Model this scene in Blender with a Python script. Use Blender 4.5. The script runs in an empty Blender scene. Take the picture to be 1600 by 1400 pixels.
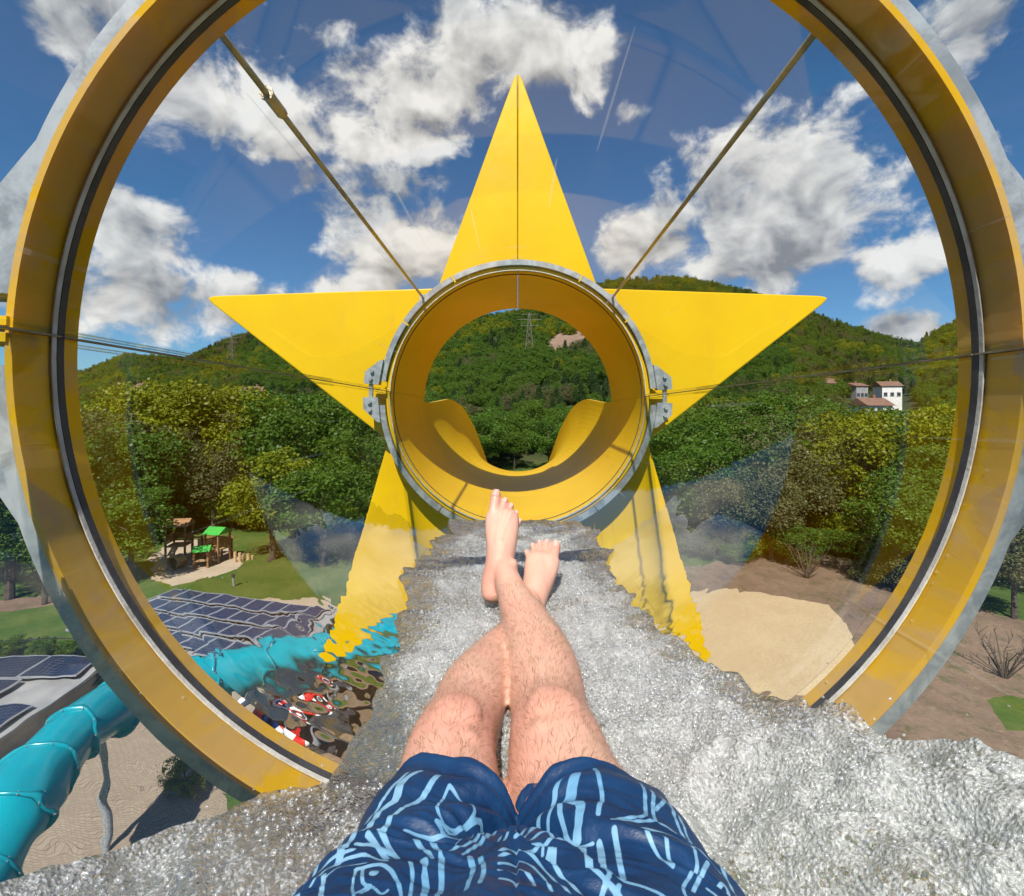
import bpy, math, random
import numpy as np
from mathutils import Vector, Matrix, noise as mnoise

R = math.radians
random.seed(7)
NR = np.random.default_rng(11)
F = 768.0; VX, VY = 809.0, 645.0        # focal length and eye level of the 1600 px frame
CZ = 13.0                               # camera height above the park ground
scene = bpy.context.scene
COL = scene.collection

# ------------------------------------------------------------------ camera
cam_d = bpy.data.cameras.new('camera'); cam = bpy.data.objects.new('camera', cam_d); COL.objects.link(cam)
cam.location = (0, 0, CZ); cam.rotation_euler = (R(90), 0, 0)
cam_d.sensor_fit = 'HORIZONTAL'; cam_d.sensor_width = 36.0; cam_d.lens = 36.0 * F / 1600
cam_d.shift_x = -(VX - 800) / 1600; cam_d.shift_y = -(700 - VY) / 1600
cam_d.clip_start = 0.02; cam_d.clip_end = 6000
scene.camera = cam

# ------------------------------------------------------------------ sun, sky, exposure
SUN_EL, SUN_AZ = R(50), R(189)          # azimuth clockwise from +Y: behind the rider, to the left
sd = Vector((math.sin(SUN_AZ) * math.cos(SUN_EL), math.cos(SUN_AZ) * math.cos(SUN_EL), math.sin(SUN_EL)))
sun_l = bpy.data.lights.new('sun', 'SUN'); sun_l.energy = 4.9; sun_l.angle = R(0.53); sun_l.color = (1, .95, .87)
sun = bpy.data.objects.new('sun', sun_l); COL.objects.link(sun); sun.location = (0, 0, 60)
sun.rotation_euler = (-sd).to_track_quat('-Z', 'Y').to_euler()
scene.view_settings.view_transform = 'Standard'; scene.view_settings.look = 'None'
scene.view_settings.exposure = 0.45; scene.view_settings.gamma = 1.0
scene.view_settings.use_curve_mapping = False
cy = scene.cycles; cy.max_bounces = 10; cy.diffuse_bounces = 2; cy.glossy_bounces = 3; cy.transmission_bounces = 6; cy.transparent_max_bounces = 12
cy.use_adaptive_sampling = True; cy.adaptive_threshold = .02; cy.caustics_reflective = False; cy.caustics_refractive = False


class NT:
    """small helper to write node trees"""
    def __init__(s, tree): s.t = tree; s.n = tree.nodes; s.l = tree.links
    def node(s, typ, **kw):
        n = s.n.new(typ)
        for k, v in kw.items(): setattr(n, k, v)
        return n
    def set(s, sock, v):
        if isinstance(v, bpy.types.NodeSocket): s.l.new(v, sock)
        else: sock.default_value = v
    def m(s, op, a, b=0.0, c=0.0, clamp=False):
        n = s.n.new('ShaderNodeMath'); n.operation = op; n.use_clamp = clamp
        s.set(n.inputs[0], a); s.set(n.inputs[1], b)
        if len(n.inputs) > 2: s.set(n.inputs[2], c)
        return n.outputs[0]
    def vm(s, op, a, b=(0, 0, 0), out=0):
        n = s.n.new('ShaderNodeVectorMath'); n.operation = op
        s.set(n.inputs[0], a); s.set(n.inputs[1], b)
        return n.outputs[out]
    def ss(s, v, lo, hi, a=0.0, b=1.0):
        n = s.n.new('ShaderNodeMapRange'); n.interpolation_type = 'SMOOTHSTEP'
        s.set(n.inputs[0], v); n.inputs[1].default_value = lo; n.inputs[2].default_value = hi
        n.inputs[3].default_value = a; n.inputs[4].default_value = b
        return n.outputs[0]
    def noise(s, vec, scale, detail=4, rough=.55, dist=0.0, out=0):
        n = s.n.new('ShaderNodeTexNoise'); n.inputs['Scale'].default_value = scale
        n.inputs['Detail'].default_value = detail; n.inputs['Roughness'].default_value = rough
        n.inputs['Distortion'].default_value = dist
        if vec is not None: s.l.new(vec, n.inputs['Vector'])
        return n.outputs[out]
    def mix(s, f, a, b, blend='MIX'):
        n = s.n.new('ShaderNodeMix'); n.data_type = 'RGBA'; n.blend_type = blend
        s.set(n.inputs['Factor'], f); s.set(n.inputs['A'], a if not isinstance(a, tuple) else (*a[:3], 1))
        s.set(n.inputs['B'], b if not isinstance(b, tuple) else (*b[:3], 1))
        return n.outputs['Result']
    def mixs(s, f, a, b):
        n = s.n.new('ShaderNodeMixShader'); s.set(n.inputs[0], f); s.l.new(a, n.inputs[1]); s.l.new(b, n.inputs[2])
        return n.outputs[0]
    def bump(s, h, strength=.3, dist=.01, normal=None):
        n = s.n.new('ShaderNodeBump'); n.inputs['Strength'].default_value = strength
        n.inputs['Distance'].default_value = dist; s.l.new(h, n.inputs['Height'])
        if normal: s.l.new(normal, n.inputs['Normal'])
        return n.outputs[0]


def px_dir(px, py):
    az = math.atan((px - VX) / F); el = math.atan((VY - py) / F * math.cos(az)); return az, el


world = bpy.data.worlds.new('World'); scene.world = world; world.use_nodes = True
def build_sky():
    w = NT(world.node_tree); w.n.clear()
    out = w.node('ShaderNodeOutputWorld'); bg = w.node('ShaderNodeBackground'); w.l.new(bg.outputs[0], out.inputs[0])
    bg.inputs['Strength'].default_value = 0.1
    sky = w.node('ShaderNodeTexSky'); sky.sky_type = 'NISHITA'; sky.sun_disc = False
    sky.sun_elevation = SUN_EL; sky.sun_rotation = SUN_AZ
    sky.altitude = 300; sky.air_density = 1.0; sky.dust_density = .35; sky.ozone_density = 2.5
    tc = w.node('ShaderNodeTexCoord').outputs['Generated']
    sp = w.node('ShaderNodeSeparateXYZ'); w.l.new(tc, sp.inputs[0])
    az = w.m('ARCTAN2', sp.outputs[0], sp.outputs[1])
    el0 = w.m('ARCSINE', sp.outputs[2])
    # cumulus banks: centre and half size in the photograph's pixels (turned into azimuth / elevation)
    banks = [(300, 85, 235, 125), (110, 40, 95, 65), (585, 150, 150, 95), (800, 60, 190, 90), (240, 370, 115, 80),
             (610, 365, 165, 100), (1215, 340, 280, 165), (1030, 370, 100, 75), (270, 475, 260, 75), (1370, 410, 130, 50),
             (1490, 70, 100, 95), (85, 222, 40, 30), (1420, 515, 140, 34), (1000, 175, 42, 28), (565, 452, 90, 30), (5, 395, 60, 60)]
    cbv = w.node('ShaderNodeCombineXYZ'); w.l.new(az, cbv.inputs[0]); w.l.new(el0, cbv.inputs[1]); ae = cbv.outputs[0]
    dmin = None
    for (px, py, rx, ry) in banks:
        a0, e0 = px_dir(px, py); c = math.cos(a0)
        ax = rx / F * c * c; by = ry / F * c
        n = w.node('ShaderNodeVectorMath', operation='MULTIPLY_ADD'); w.l.new(ae, n.inputs[0])
        n.inputs[1].default_value = (1 / ax, 1 / by, 0); n.inputs[2].default_value = (-a0 / ax, -e0 / by, 0)
        d2 = w.vm('DOT_PRODUCT', n.outputs[0], n.outputs[0], out=1)
        dmin = d2 if dmin is None else w.m('MINIMUM', dmin, d2)
    f = w.m('SUBTRACT', 1.0, dmin)
    # elsewhere in the sky the same kind of broken cumulus goes on
    far = w.ss(w.m('ABSOLUTE', az), .82, 1.0)
    big = w.m('MULTIPLY_ADD', w.noise(tc, 2.6, 2), 5.0, -2.7)
    f = w.m('MAXIMUM', f, w.m('MULTIPLY_ADD', w.m('ADD', big, 1.5), far, -1.5))
    f = w.m('MAXIMUM', f, -1.3)
    warp = w.vm('ADD', w.vm('MULTIPLY', tc, (1, 1, 1.25)), w.vm('MULTIPLY', w.noise(tc, 9, 1, out=1), (.06, .06, .06)))
    n1 = w.noise(warp, 7.5, 6, .58)
    n2 = w.noise(w.vm('ADD', warp, (-.012, -.02, .040)), 7.5, 3, .58)
    d1 = w.m('MULTIPLY_ADD', f, .44, w.m('MULTIPLY_ADD', n1, 2.2, -1.17))
    alpha = w.ss(d1, 0.0, .30)
    lit = w.m('MULTIPLY_ADD', w.m('SUBTRACT', n1, n2), 3.6, .54)
    lit = w.m('SUBTRACT', lit, w.m('MULTIPLY', w.ss(d1, .2, .9), .18), clamp=True)
    cc = w.mix(lit, (1.9, 2.1, 2.4), (6.7, 6.7, 6.6))
    skc = w.mix(1.0, sky.outputs[0], (.37, .62, .78), 'MULTIPLY')
    col = w.mix(w.m('MULTIPLY', alpha, .97), skc, cc)
    w.l.new(col, bg.inputs['Color'])
    world.cycles.sampling_method = 'NONE'
build_sky()

# ------------------------------------------------------------------ helpers
def P(px, py, d): return Vector(((px - VX) / F * d, d, CZ + (VY - py) / F * d))
def G(px, py, z=0.0):
    d = (CZ - z) * F / (py - VY); return Vector(((px - VX) / F * d, d, z))

class MB:
    def __init__(s): s.v = []; s.f = []
    def add(s, vs, fs):
        o = len(s.v); s.v += [tuple(v) for v in vs]; s.f += [tuple(i + o for i in f) for f in fs]; return s
    def box(s, c, size, M=None):
        x, y, z = (k / 2 for k in size); vs = [Vector((a * x, b * y, e * z)) for a in (-1, 1) for b in (-1, 1) for e in (-1, 1)]
        if M is not None: vs = [M @ v for v in vs]
        c = Vector(c); return s.add([v + c for v in vs], [(0, 1, 3, 2), (4, 6, 7, 5), (0, 4, 5, 1), (2, 3, 7, 6), (0, 2, 6, 4), (1, 5, 7, 3)])
    def bar(s, a, b, w, h=None):
        a = Vector(a); b = Vector(b); d = b - a; M = d.to_track_quat('Y', 'Z').to_matrix()
        return s.box((a + b) / 2, (w, d.length, h or w), M)
    def tube(s, pts, rad, n=10, caps=True):
        pts = [Vector(p) for p in pts]; rings = []
        if not hasattr(rad, '__len__'): rad = [rad] * len(pts)
        up = Vector((0, 0, 1)); o = len(s.v)
        t0 = (pts[1] - pts[0]).normalized()
        x = t0.cross(up); x = Vector((1, 0, 0)) if x.length < 1e-3 else x.normalized()
        for i, p in enumerate(pts):
            t = (pts[min(i + 1, len(pts) - 1)] - pts[max(i - 1, 0)]).normalized()
            x = (x - t * x.dot(t)).normalized(); y = t.cross(x)
            s.v += [tuple(p + (x * math.cos(2 * math.pi * k / n) + y * math.sin(2 * math.pi * k / n)) * rad[i]) for k in range(n)]
        for i in range(len(pts) - 1):
            for k in range(n):
                a = o + i * n + k; b = o + i * n + (k + 1) % n
                s.f.append((a, b, b + n, a + n))
        if caps:
            s.f.append(tuple(o + k for k in range(n))[::-1]); e = o + (len(pts) - 1) * n; s.f.append(tuple(e + k for k in range(n)))
        return s
    def prism(s, poly, z0, z1):
        n = len(poly); vs = [(p[0], p[1], z0) for p in poly] + [(p[0], p[1], z1) for p in poly]
        return s.add(vs, [tuple(range(n))[::-1], tuple(range(n, 2 * n))] + [(i, (i + 1) % n, n + (i + 1) % n, n + i) for i in range(n)])
    def mesh(s, name):
        me = bpy.data.meshes.new(name); me.from_pydata(s.v, [], s.f); me.update(); return me
    def build(s, name, mat, parent=None, smooth=False):
        return link(name, s.mesh(name), mat, parent, smooth)

def link(name, me, mat, parent=None, smooth=False, loc=None):
    if mat and not me.materials: me.materials.append(mat)
    if smooth: me.polygons.foreach_set('use_smooth', [True] * len(me.polygons))
    o = bpy.data.objects.new(name, me); COL.objects.link(o)
    if parent: o.parent = parent
    if loc is not None: o.location = loc
    return o
def tag(o, label=None, cat=None, group=None, kind=None):
    if label: o['label'] = label
    if cat: o['category'] = cat
    if group: o['group'] = group
    if kind: o['kind'] = kind
    return o
def thing(name, label, cat, loc=(0, 0, 0), rz=0, group=None):
    o = bpy.data.objects.new(name, None); COL.objects.link(o); o.location = loc; o.rotation_euler = (0, 0, rz)
    o.empty_display_size = .2
    return tag(o, label, cat, group)
def copy_tree(o, parent=None):
    c = o.copy(); COL.objects.link(c); c.parent = parent
    for ch in o.children: copy_tree(ch, c)
    return c
def np_mesh(name, V, Fq, attrs=None):
    me = bpy.data.meshes.new(name); V = np.asarray(V, np.float32); Fq = np.asarray(Fq, np.int32); k = Fq.shape[1]
    me.vertices.add(len(V)); me.vertices.foreach_set('co', V.ravel())
    me.loops.add(Fq.size); me.loops.foreach_set('vertex_index', Fq.ravel())
    me.polygons.add(len(Fq)); me.polygons.foreach_set('loop_start', np.arange(0, Fq.size, k, dtype=np.int32))
    me.update(calc_edges=True)
    for n, a in (attrs or {}).items():
        at = me.attributes.new(n, 'FLOAT', 'POINT'); at.data.foreach_set('value', np.asarray(a, np.float32))
    return me
def grid_faces(nu, nv, wrap=False):
    i, j = np.meshgrid(np.arange(nu - 1), np.arange(nv if wrap else nv - 1), indexing='ij'); j2 = (j + 1) % nv
    return np.stack([i * nv + j, i * nv + j2, (i + 1) * nv + j2, (i + 1) * nv + j], -1).reshape(-1, 4)

_LAT = NR.random((256, 256))
def vnoise(x, y):
    xi = np.floor(x).astype(int); yi = np.floor(y).astype(int); fx = x - xi; fy = y - yi
    fx = fx * fx * (3 - 2 * fx); fy = fy * fy * (3 - 2 * fy); L = _LAT
    a = L[xi & 255, yi & 255]; b = L[(xi + 1) & 255, yi & 255]; c = L[xi & 255, (yi + 1) & 255]; d = L[(xi + 1) & 255, (yi + 1) & 255]
    return (a * (1 - fx) + b * fx) * (1 - fy) + (c * (1 - fx) + d * fx) * fy
def fbm(x, y, o=4, g=.5):
    s = 0; a = 1; t = 0
    for k in range(o): s = s + a * vnoise(x * 2 ** k + 17.3 * k, y * 2 ** k + 5.1 * k); t += a; a *= g
    return s / t

# ------------------------------------------------------------------ materials
MATS = {}
def mat(name):
    m = bpy.data.materials.new(name); m.use_nodes = True; m.node_tree.nodes.clear(); MATS[name] = m
    return m, NT(m.node_tree)
def finish(t, sh, disp=None):
    o = t.node('ShaderNodeOutputMaterial'); t.l.new(sh, o.inputs[0])
def pbsdf(t, col, rough=.5, normal=None, spec=.5, metal=0.0, **kw):
    b = t.node('ShaderNodeBsdfPrincipled'); t.set(b.inputs['Base Color'], col if not isinstance(col, tuple) else (*col[:3], 1))
    t.set(b.inputs['Roughness'], rough); t.set(b.inputs['Metallic'], metal); b.inputs['Specular IOR Level'].default_value = spec
    if normal: t.l.new(normal, b.inputs['Normal'])
    for k, v in kw.items(): t.set(b.inputs[k], v)
    return b.outputs[0]
def obco(t): return t.node('ShaderNodeTexCoord').outputs['Object']
def simple(name, c1, c2, scale=4, rough=.6, bs=.2, bd=.01, metal=0.0, spec=.5, detail=6, lo=.35, hi=.65):
    m, t = mat(name); co = obco(t); n = t.noise(co, scale, detail)
    col = t.mix(t.ss(n, lo, hi), c1, c2)
    fine = t.noise(co, scale * 6, 4)
    finish(t, pbsdf(t, col, rough, t.bump(fine, bs, bd), spec, metal)); return m

def yellow_material():
    m, t = mat('yellow_frp'); co = obco(t)
    n = t.noise(co, 3.0, 5); n2 = t.noise(co, 26, 5)
    base = t.mix(t.ss(n, .3, .75), (.86, .56, .003), (.80, .49, .004))
    dirt = t.ss(t.noise(t.vm('MULTIPLY', co, (1, 1, .4)), 7, 7, .65), .56, .75)
    base = t.mix(t.m('MULTIPLY', dirt, .25), base, (.55, .36, .06))
    wav = t.noise(co, 5, 2)
    nb = t.bump(wav, .10, .02)
    p = pbsdf(t, base, t.m('MULTIPLY_ADD', n2, .14, .24), nb, .35)
    tr = t.node('ShaderNodeBsdfTranslucent'); tr.inputs[0].default_value = (.95, .48, .01, 1)
    finish(t, t.mixs(.16, p, tr.outputs[0])); return m
M_Y = yellow_material()

def dusty_yellow():
    m, t = mat('dusty_yellow_frp'); co = obco(t)
    n = t.noise(co, 5.5, 5, .55, .6); nz = t.noise(t.vm('MULTIPLY', co, (1, .35, 1)), 17, 3, .5, .8)
    film = t.m('MULTIPLY_ADD', t.ss(nz, .50, .56), .35, t.m('MULTIPLY', t.ss(n, .45, .53), .65))
    base = t.mix(t.m('MULTIPLY', film, .75), (.80, .46, .004), (.62, .40, .15))
    streak = t.ss(t.noise(co, 60, 3), .62, .75)
    base = t.mix(t.m('MULTIPLY', streak, .3), base, (.5, .34, .14))
    p = pbsdf(t, base, t.m('MULTIPLY_ADD', film, .25, .22), t.bump(film, .2, .002))
    tr = t.node('ShaderNodeBsdfTranslucent'); tr.inputs[0].default_value = (.95, .45, .01, 1)
    finish(t, t.mixs(.26, p, tr.outputs[0])); return m
M_YD = dusty_yellow()

def clear_material():
    m, t = mat('clear_acrylic'); co = obco(t)
    geo = t.node('ShaderNodeNewGeometry')
    c = t.m('ABSOLUTE', t.vm('DOT_PRODUCT', geo.outputs['Normal'], geo.outputs['Incoming'], out=1))
    fr = t.m('MULTIPLY_ADD', t.m('POWER', t.m('SUBTRACT', 1, c), 5), .80, .045, clamp=True)
    tr = t.node('ShaderNodeBsdfTransparent'); tr.inputs[0].default_value = (.965, .975, .975, 1)
    gl = t.node('ShaderNodeBsdfGlossy'); gl.inputs['Roughness'].default_value = .03
    gl.inputs[0].default_value = (1, .97, .93, 1)
    clear = t.mixs(fr, tr.outputs[0], gl.outputs[0])
    # dust haze, dried drops, long scratches
    haze = t.ss(t.noise(t.vm('MULTIPLY', co, (1, .5, 1)), 3.2, 2, .6), .52, .85)
    vo = t.node('ShaderNodeTexVoronoi'); vo.inputs['Scale'].default_value = 75
    t.l.new(t.vm('MULTIPLY', co, (1, .45, 1)), vo.inputs['Vector'])
    sz = t.m('MULTIPLY', t.ss(t.noise(co, 5, 1), .46, .68), .085)
    spx = t.node('ShaderNodeSeparateXYZ'); t.l.new(co, spx.inputs[0])
    low = t.ss(spx.outputs[2], .35, -.1, .35, 1.0)
    dots = t.m('LESS_THAN', vo.outputs['Distance'], t.m('MULTIPLY', sz, low))
    scr = t.m('MULTIPLY', t.m('GREATER_THAN', t.noise(t.vm('MULTIPLY', co, (70, 1.1, 70)), 1.0, 0), .80), .35)
    f = t.m('MAXIMUM', t.m('MULTIPLY', haze, .055), t.m('MAXIMUM', t.m('MULTIPLY', dots, .60), t.m('MULTIPLY', scr, .5)))
    df = t.node('ShaderNodeBsdfDiffuse'); df.inputs[0].default_value = (.75, .74, .68, 1)
    tl = t.node('ShaderNodeBsdfTranslucent'); tl.inputs[0].default_value = (.75, .74, .68, 1)
    dd = t.mixs(.5, df.outputs[0], tl.outputs[0])
    finish(t, t.mixs(f, clear, dd)); return m
M_CLEAR = clear_material()

def water_material():
    m, t = mat('churning_water'); co = obco(t)
    at = t.node('ShaderNodeAttribute'); at.attribute_name = 'foam'; fo = at.outputs['Fac']
    n1 = t.noise(co, 60, 5, .7); n2 = t.noise(co, 210, 3, .65); n3 = t.noise(co, 14, 6, .65, .3)
    vo = t.node('ShaderNodeTexVoronoi'); vo.inputs['Scale'].default_value = 240; t.l.new(co, vo.inputs['Vector'])
    h = t.m('ADD', t.m('MULTIPLY', n1, .75), t.m('MULTIPLY_ADD', n2, .65, t.m('MULTIPLY', vo.outputs['Distance'], .5)))
    vc = t.node('ShaderNodeTexVoronoi'); vc.inputs['Scale'].default_value = 420; t.l.new(co, vc.inputs['Vector'])
    sc_ = t.node('ShaderNodeSeparateColor'); t.l.new(vc.outputs['Color'], sc_.inputs[0])
    nb = t.bump(h, .8, .010)
    nbf = t.bump(t.m('MULTIPLY_ADD', sc_.outputs[1], .45, h), .62, .009)
    rf = t.node('ShaderNodeBsdfGlass'); rf.inputs['IOR'].default_value = 1.33; rf.inputs['Roughness'].default_value = .05
    rf.inputs[0].default_value = (.97, .98, .97, 1); t.l.new(nb, rf.inputs['Normal'])
    fc = t.mix(sc_.outputs[0], (.44, .44, .425), (.86, .87, .87))
    fc = t.mix(t.m('GREATER_THAN', sc_.outputs[1], .80), fc, (.96, .97, .97))
    fp = pbsdf(t, fc, .32, nbf, .45)
    gs = t.node('ShaderNodeBsdfGlossy'); gs.inputs['Roughness'].default_value = .12
    t.l.new(t.bump(t.m('ADD', sc_.outputs[2], t.m('MULTIPLY', n2, .8)), 1.0, .006), gs.inputs['Normal'])
    fp = t.mixs(.13, fp, gs.outputs[0])
    tl = t.node('ShaderNodeBsdfTranslucent'); tl.inputs[0].default_value = (.9, .9, .88, 1)
    fp = t.mixs(.34, fp, tl.outputs[0])
    k = t.m('ADD', fo, t.m('ADD', t.m('MULTIPLY', t.m('SUBTRACT', n2, .5), 2.4), t.m('MULTIPLY', t.m('SUBTRACT', n3, .5), 1.9)))
    k = t.ss(k, .30, .75, .02, .90)
    finish(t, t.mixs(k, rf.outputs[0], fp)); return m
M_WATER = water_material()

def film_material():
    m, t = mat('water_film'); co = obco(t)
    g = t.node('ShaderNodeBsdfGlass'); g.inputs['IOR'].default_value = 1.33; g.inputs['Roughness'].default_value = 0
    g.inputs[0].default_value = (.99, .99, .99, 1)
    finish(t, g.outputs[0]); return m
M_FILM = film_material()
def bubble_material():
    m, t = mat('bubble'); tr = t.node('ShaderNodeBsdfTransparent'); gl = t.node('ShaderNodeBsdfGlossy'); gl.inputs['Roughness'].default_value = .14
    lw = t.node('ShaderNodeLayerWeight'); lw.inputs[0].default_value = .35
    df = t.node('ShaderNodeBsdfDiffuse'); df.inputs[0].default_value = (.85, .86, .86, 1)
    rim = t.mixs(t.m('MULTIPLY_ADD', lw.outputs['Facing'], .55, .10), tr.outputs[0], df.outputs[0])
    finish(t, t.mixs(.16, rim, gl.outputs[0])); return m
M_BUBBLE = bubble_material()

def steel_material():
    m, t = mat('galvanised_steel'); co = obco(t)
    vo = t.node('ShaderNodeTexVoronoi'); vo.inputs['Scale'].default_value = 60; t.l.new(co, vo.inputs['Vector'])
    n = t.noise(co, 14, 7, .7, .5)
    c = t.mix(t.ss(n, .38, .62), (.46, .48, .49), (.25, .27, .29)); c = t.mix(.10, c, vo.outputs['Distance'], 'SOFT_LIGHT')
    finish(t, pbsdf(t, c, t.m('MULTIPLY_ADD', n, .3, .28), t.bump(n, .1, .004), .5, .35)); return m
M_STEEL = steel_material()
M_RUBBER = simple('black_rubber', (.035, .036, .04), (.06, .06, .065), 20, .55)
M_SEALW = simple('white_sealant', (.60, .58, .52), (.45, .42, .36), 25, .5)
M_ROD = simple('rod_metal', (.30, .25, .17), (.40, .34, .24), 30, .38, metal=.7)
M_GASKET = simple('seam_gasket', (.20, .15, .08), (.32, .27, .18), 30, .5)
M_PANE = simple('window_glass', (.03, .04, .05), (.06, .08, .10), 2, .08)
M_PLASTER = simple('white_plaster', (.72, .70, .66), (.60, .58, .54), 1.5, .8)
M_ROOFT = simple('brown_roof', (.22, .12, .075), (.15, .08, .055), 2, .8)
M_WOOD = simple('play_wood', (.36, .19, .08), (.22, .11, .045), 5, .75)
M_WOODL = simple('light_wood', (.55, .38, .2), (.42, .27, .13), 5, .7)
M_GREENP = simple('green_plastic', (.06, .42, .05), (.05, .35, .05), 5, .4)
M_REDP = simple('red_vinyl', (.62, .02, .015), (.5, .02, .015), 3, .3)
M_WHITEP = simple('white_vinyl', (.8, .8, .8), (.7, .7, .72), 3, .3)
M_BLUEP = simple('blue_vinyl', (.07, .14, .45), (.05, .1, .36), 3, .3)
M_BLACKP = simple('dark_metal', (.05, .05, .055), (.09, .09, .09), 6, .5, metal=.4)
M_ROOFG = simple('grey_roof_sheet', (.34, .34, .33), (.26, .26, .26), .8, .55, .1)
M_WALLB = simple('beige_render', (.36, .31, .25), (.30, .26, .2), 1.2, .85)
M_RUST = simple('weathered_steel', (.16, .13, .10), (.22, .19, .16), 1, .7)
M_FRAME = simple('panel_frame', (.62, .63, .64), (.52, .53, .55), 10, .35, metal=.6)

def teal_material():
    m, t = mat('teal_frp'); co = obco(t); n = t.noise(co, 1.3, 5)
    c = t.mix(t.ss(n, .3, .7), (.004, .30, .36), (.008, .25, .31))
    d = t.ss(t.noise(co, 5, 7, .7), .6, .8)
    finish(t, pbsdf(t, t.mix(t.m('MULTIPLY', d, .3), c, (.03, .2, .24)), .24, t.bump(t.noise(co, 2.2, 3), .25, .05))); return m
M_TEAL = teal_material()

def solar_material():
    m, t = mat('solar_cells'); co = obco(t)
    b = t.node('ShaderNodeTexBrick'); b.offset = 0.0; b.inputs['Scale'].default_value = 1.0
    b.inputs['Brick Width'].default_value = .2; b.inputs['Row Height'].default_value = .2
    b.inputs['Mortar Size'].default_value = .006; b.inputs['Mortar Smooth'].default_value = .2
    b.inputs['Color1'].default_value = (.012, .018, .045, 1); b.inputs['Color2'].default_value = (.016, .024, .06, 1)
    b.inputs['Mortar'].default_value = (.13, .15, .2, 1); t.l.new(co, b.inputs['Vector'])
    finish(t, pbsdf(t, b.outputs[0], .12, None, .6)); return m
M_SOLAR = solar_material()

def ground_material():
    m, t = mat('park_ground'); co = obco(t)
    n = t.noise(co, .035, 6, .6); n2 = t.noise(co, .5, 6, .65); n3 = t.noise(co, 5, 5, .7)
    g = t.mix(t.ss(n2, .3, .7), (.045, .085, .014), (.075, .12, .022))
    d = t.mix(t.ss(n3, .3, .7), (.16, .11, .07), (.10, .07, .042))
    c = t.mix(t.ss(t.m('MULTIPLY_ADD', n2, .25, n), .62, .76), g, d)
    sz = t.node('ShaderNodeSeparateXYZ'); t.l.new(co, sz.inputs[0])
    c = t.mix(t.ss(sz.outputs[2], .5, 4), c, t.mix(n2, (.025, .035, .010), (.05, .055, .02)))
    finish(t, pbsdf(t, c, .95, t.bump(n3, .6, .08), .2)); return m
M_GROUND = ground_material()
def patch(name, c1, c2, s1=.6, s2=14, bs=.5, weeds=0.0):
    m, t = mat(name); co = obco(t)
    n = t.noise(co, s1, 6, .6); n2 = t.noise(co, s2, 6, .7)
    c = t.mix(t.ss(n, .3, .7), c1, c2); c = t.mix(t.m('MULTIPLY', t.ss(n2, .35, .75), .5), c, tuple(k * .55 for k in c1))
    if weeds:
        wn = t.noise(co, .9, 7, .7, .4); c = t.mix(t.m('MULTIPLY', t.ss(wn, .50, .66), weeds), c, (.075, .085, .03))
        c = t.mix(t.m('MULTIPLY', t.ss(t.noise(co, 2.6, 6, .75), .55, .7), .55), c, (.36, .27, .19))
        c = t.mix(t.m('MULTIPLY', t.ss(t.noise(co, 1.7, 7, .75, .6), .56, .68), .7), c, (.07, .05, .035))
    finish(t, pbsdf(t, c, .95, t.bump(n2, bs, .05), .2)); return m
M_LAWN = patch('lawn', (.055, .105, .014), (.115, .145, .03), .35, 3)
M_SAND = patch('play_sand', (.50, .40, .29), (.42, .33, .23))
M_COURT = patch('sand_court', (.56, .43, .25), (.50, .37, .21), .3, 5, .2)
M_DIRT = patch('bare_earth', (.24, .165, .11), (.17, .115, .078), .5, 4, .8, .75)
M_CLEARCUT = patch('felled_slope', (.28, .19, .14), (.2, .13, .09), .05, .5)
def paving_material():
    m, t = mat('paving'); co = obco(t)
    b = t.node('ShaderNodeTexBrick'); b.inputs['Scale'].default_value = 1.0
    b.inputs['Brick Width'].default_value = .2; b.inputs['Row Height'].default_value = .1; b.inputs['Mortar Size'].default_value = .008
    b.inputs['Color1'].default_value = (.36, .29, .21, 1); b.inputs['Color2'].default_value = (.30, .24, .17, 1); b.inputs['Mortar'].default_value = (.16, .13, .1, 1)
    t.l.new(co, b.inputs['Vector']); n = t.noise(co, .7, 6)
    finish(t, pbsdf(t, t.mix(t.ss(n, .3, .8, 0, .5), b.outputs[0], (.22, .17, .12)), .9, t.bump(b.outputs[1], -.3, .02), .2)); return m
M_PAVE = paving_material()

def leaf_material(name, c1, c2, c3):
    m, t = mat(name)
    at = t.node('ShaderNodeAttribute'); at.attribute_name = 'tint'
    oi = t.node('ShaderNodeObjectInfo')
    c = t.mix(at.outputs['Fac'], c1, c2)
    c = t.mix(t.m('MULTIPLY', oi.outputs['Random'], .6), c, c3)
    d = t.node('ShaderNodeBsdfDiffuse'); t.l.new(c, d.inputs[0])
    g = t.node('ShaderNodeBsdfGlossy'); g.inputs['Roughness'].default_value = .45; g.inputs[0].default_value = (.5, .5, .5, 1)
    tr = t.node('ShaderNodeBsdfTranslucent'); t.l.new(t.mix(.35, c, (.22, .26, .02)), tr.inputs[0])
    s = t.mixs(.32, d.outputs[0], tr.outputs[0])
    finish(t, t.mixs(.022, s, g.outputs[0])); return m
M_LEAF = leaf_material('leaf_green', (.045, .105, .012), (.105, .19, .022), (.09, .14, .014))
M_LEAFY = leaf_material('leaf_yellow_green', (.13, .16, .008), (.23, .25, .012), (.20, .21, .010))
M_LEAFD = leaf_material('leaf_dark', (.022, .055, .013), (.05, .095, .022), (.035, .07, .02))
M_LEAFB = leaf_material('leaf_brownish', (.09, .10, .035), (.16, .155, .065), (.11, .12, .035))
M_BLOSSOM = leaf_material('blossom', (.62, .6, .52), (.3, .32, .16), (.6, .58, .5))
M_BARK = simple('bark', (.10, .075, .05), (.055, .04, .03), 3, .9, .6, .05)

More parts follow.
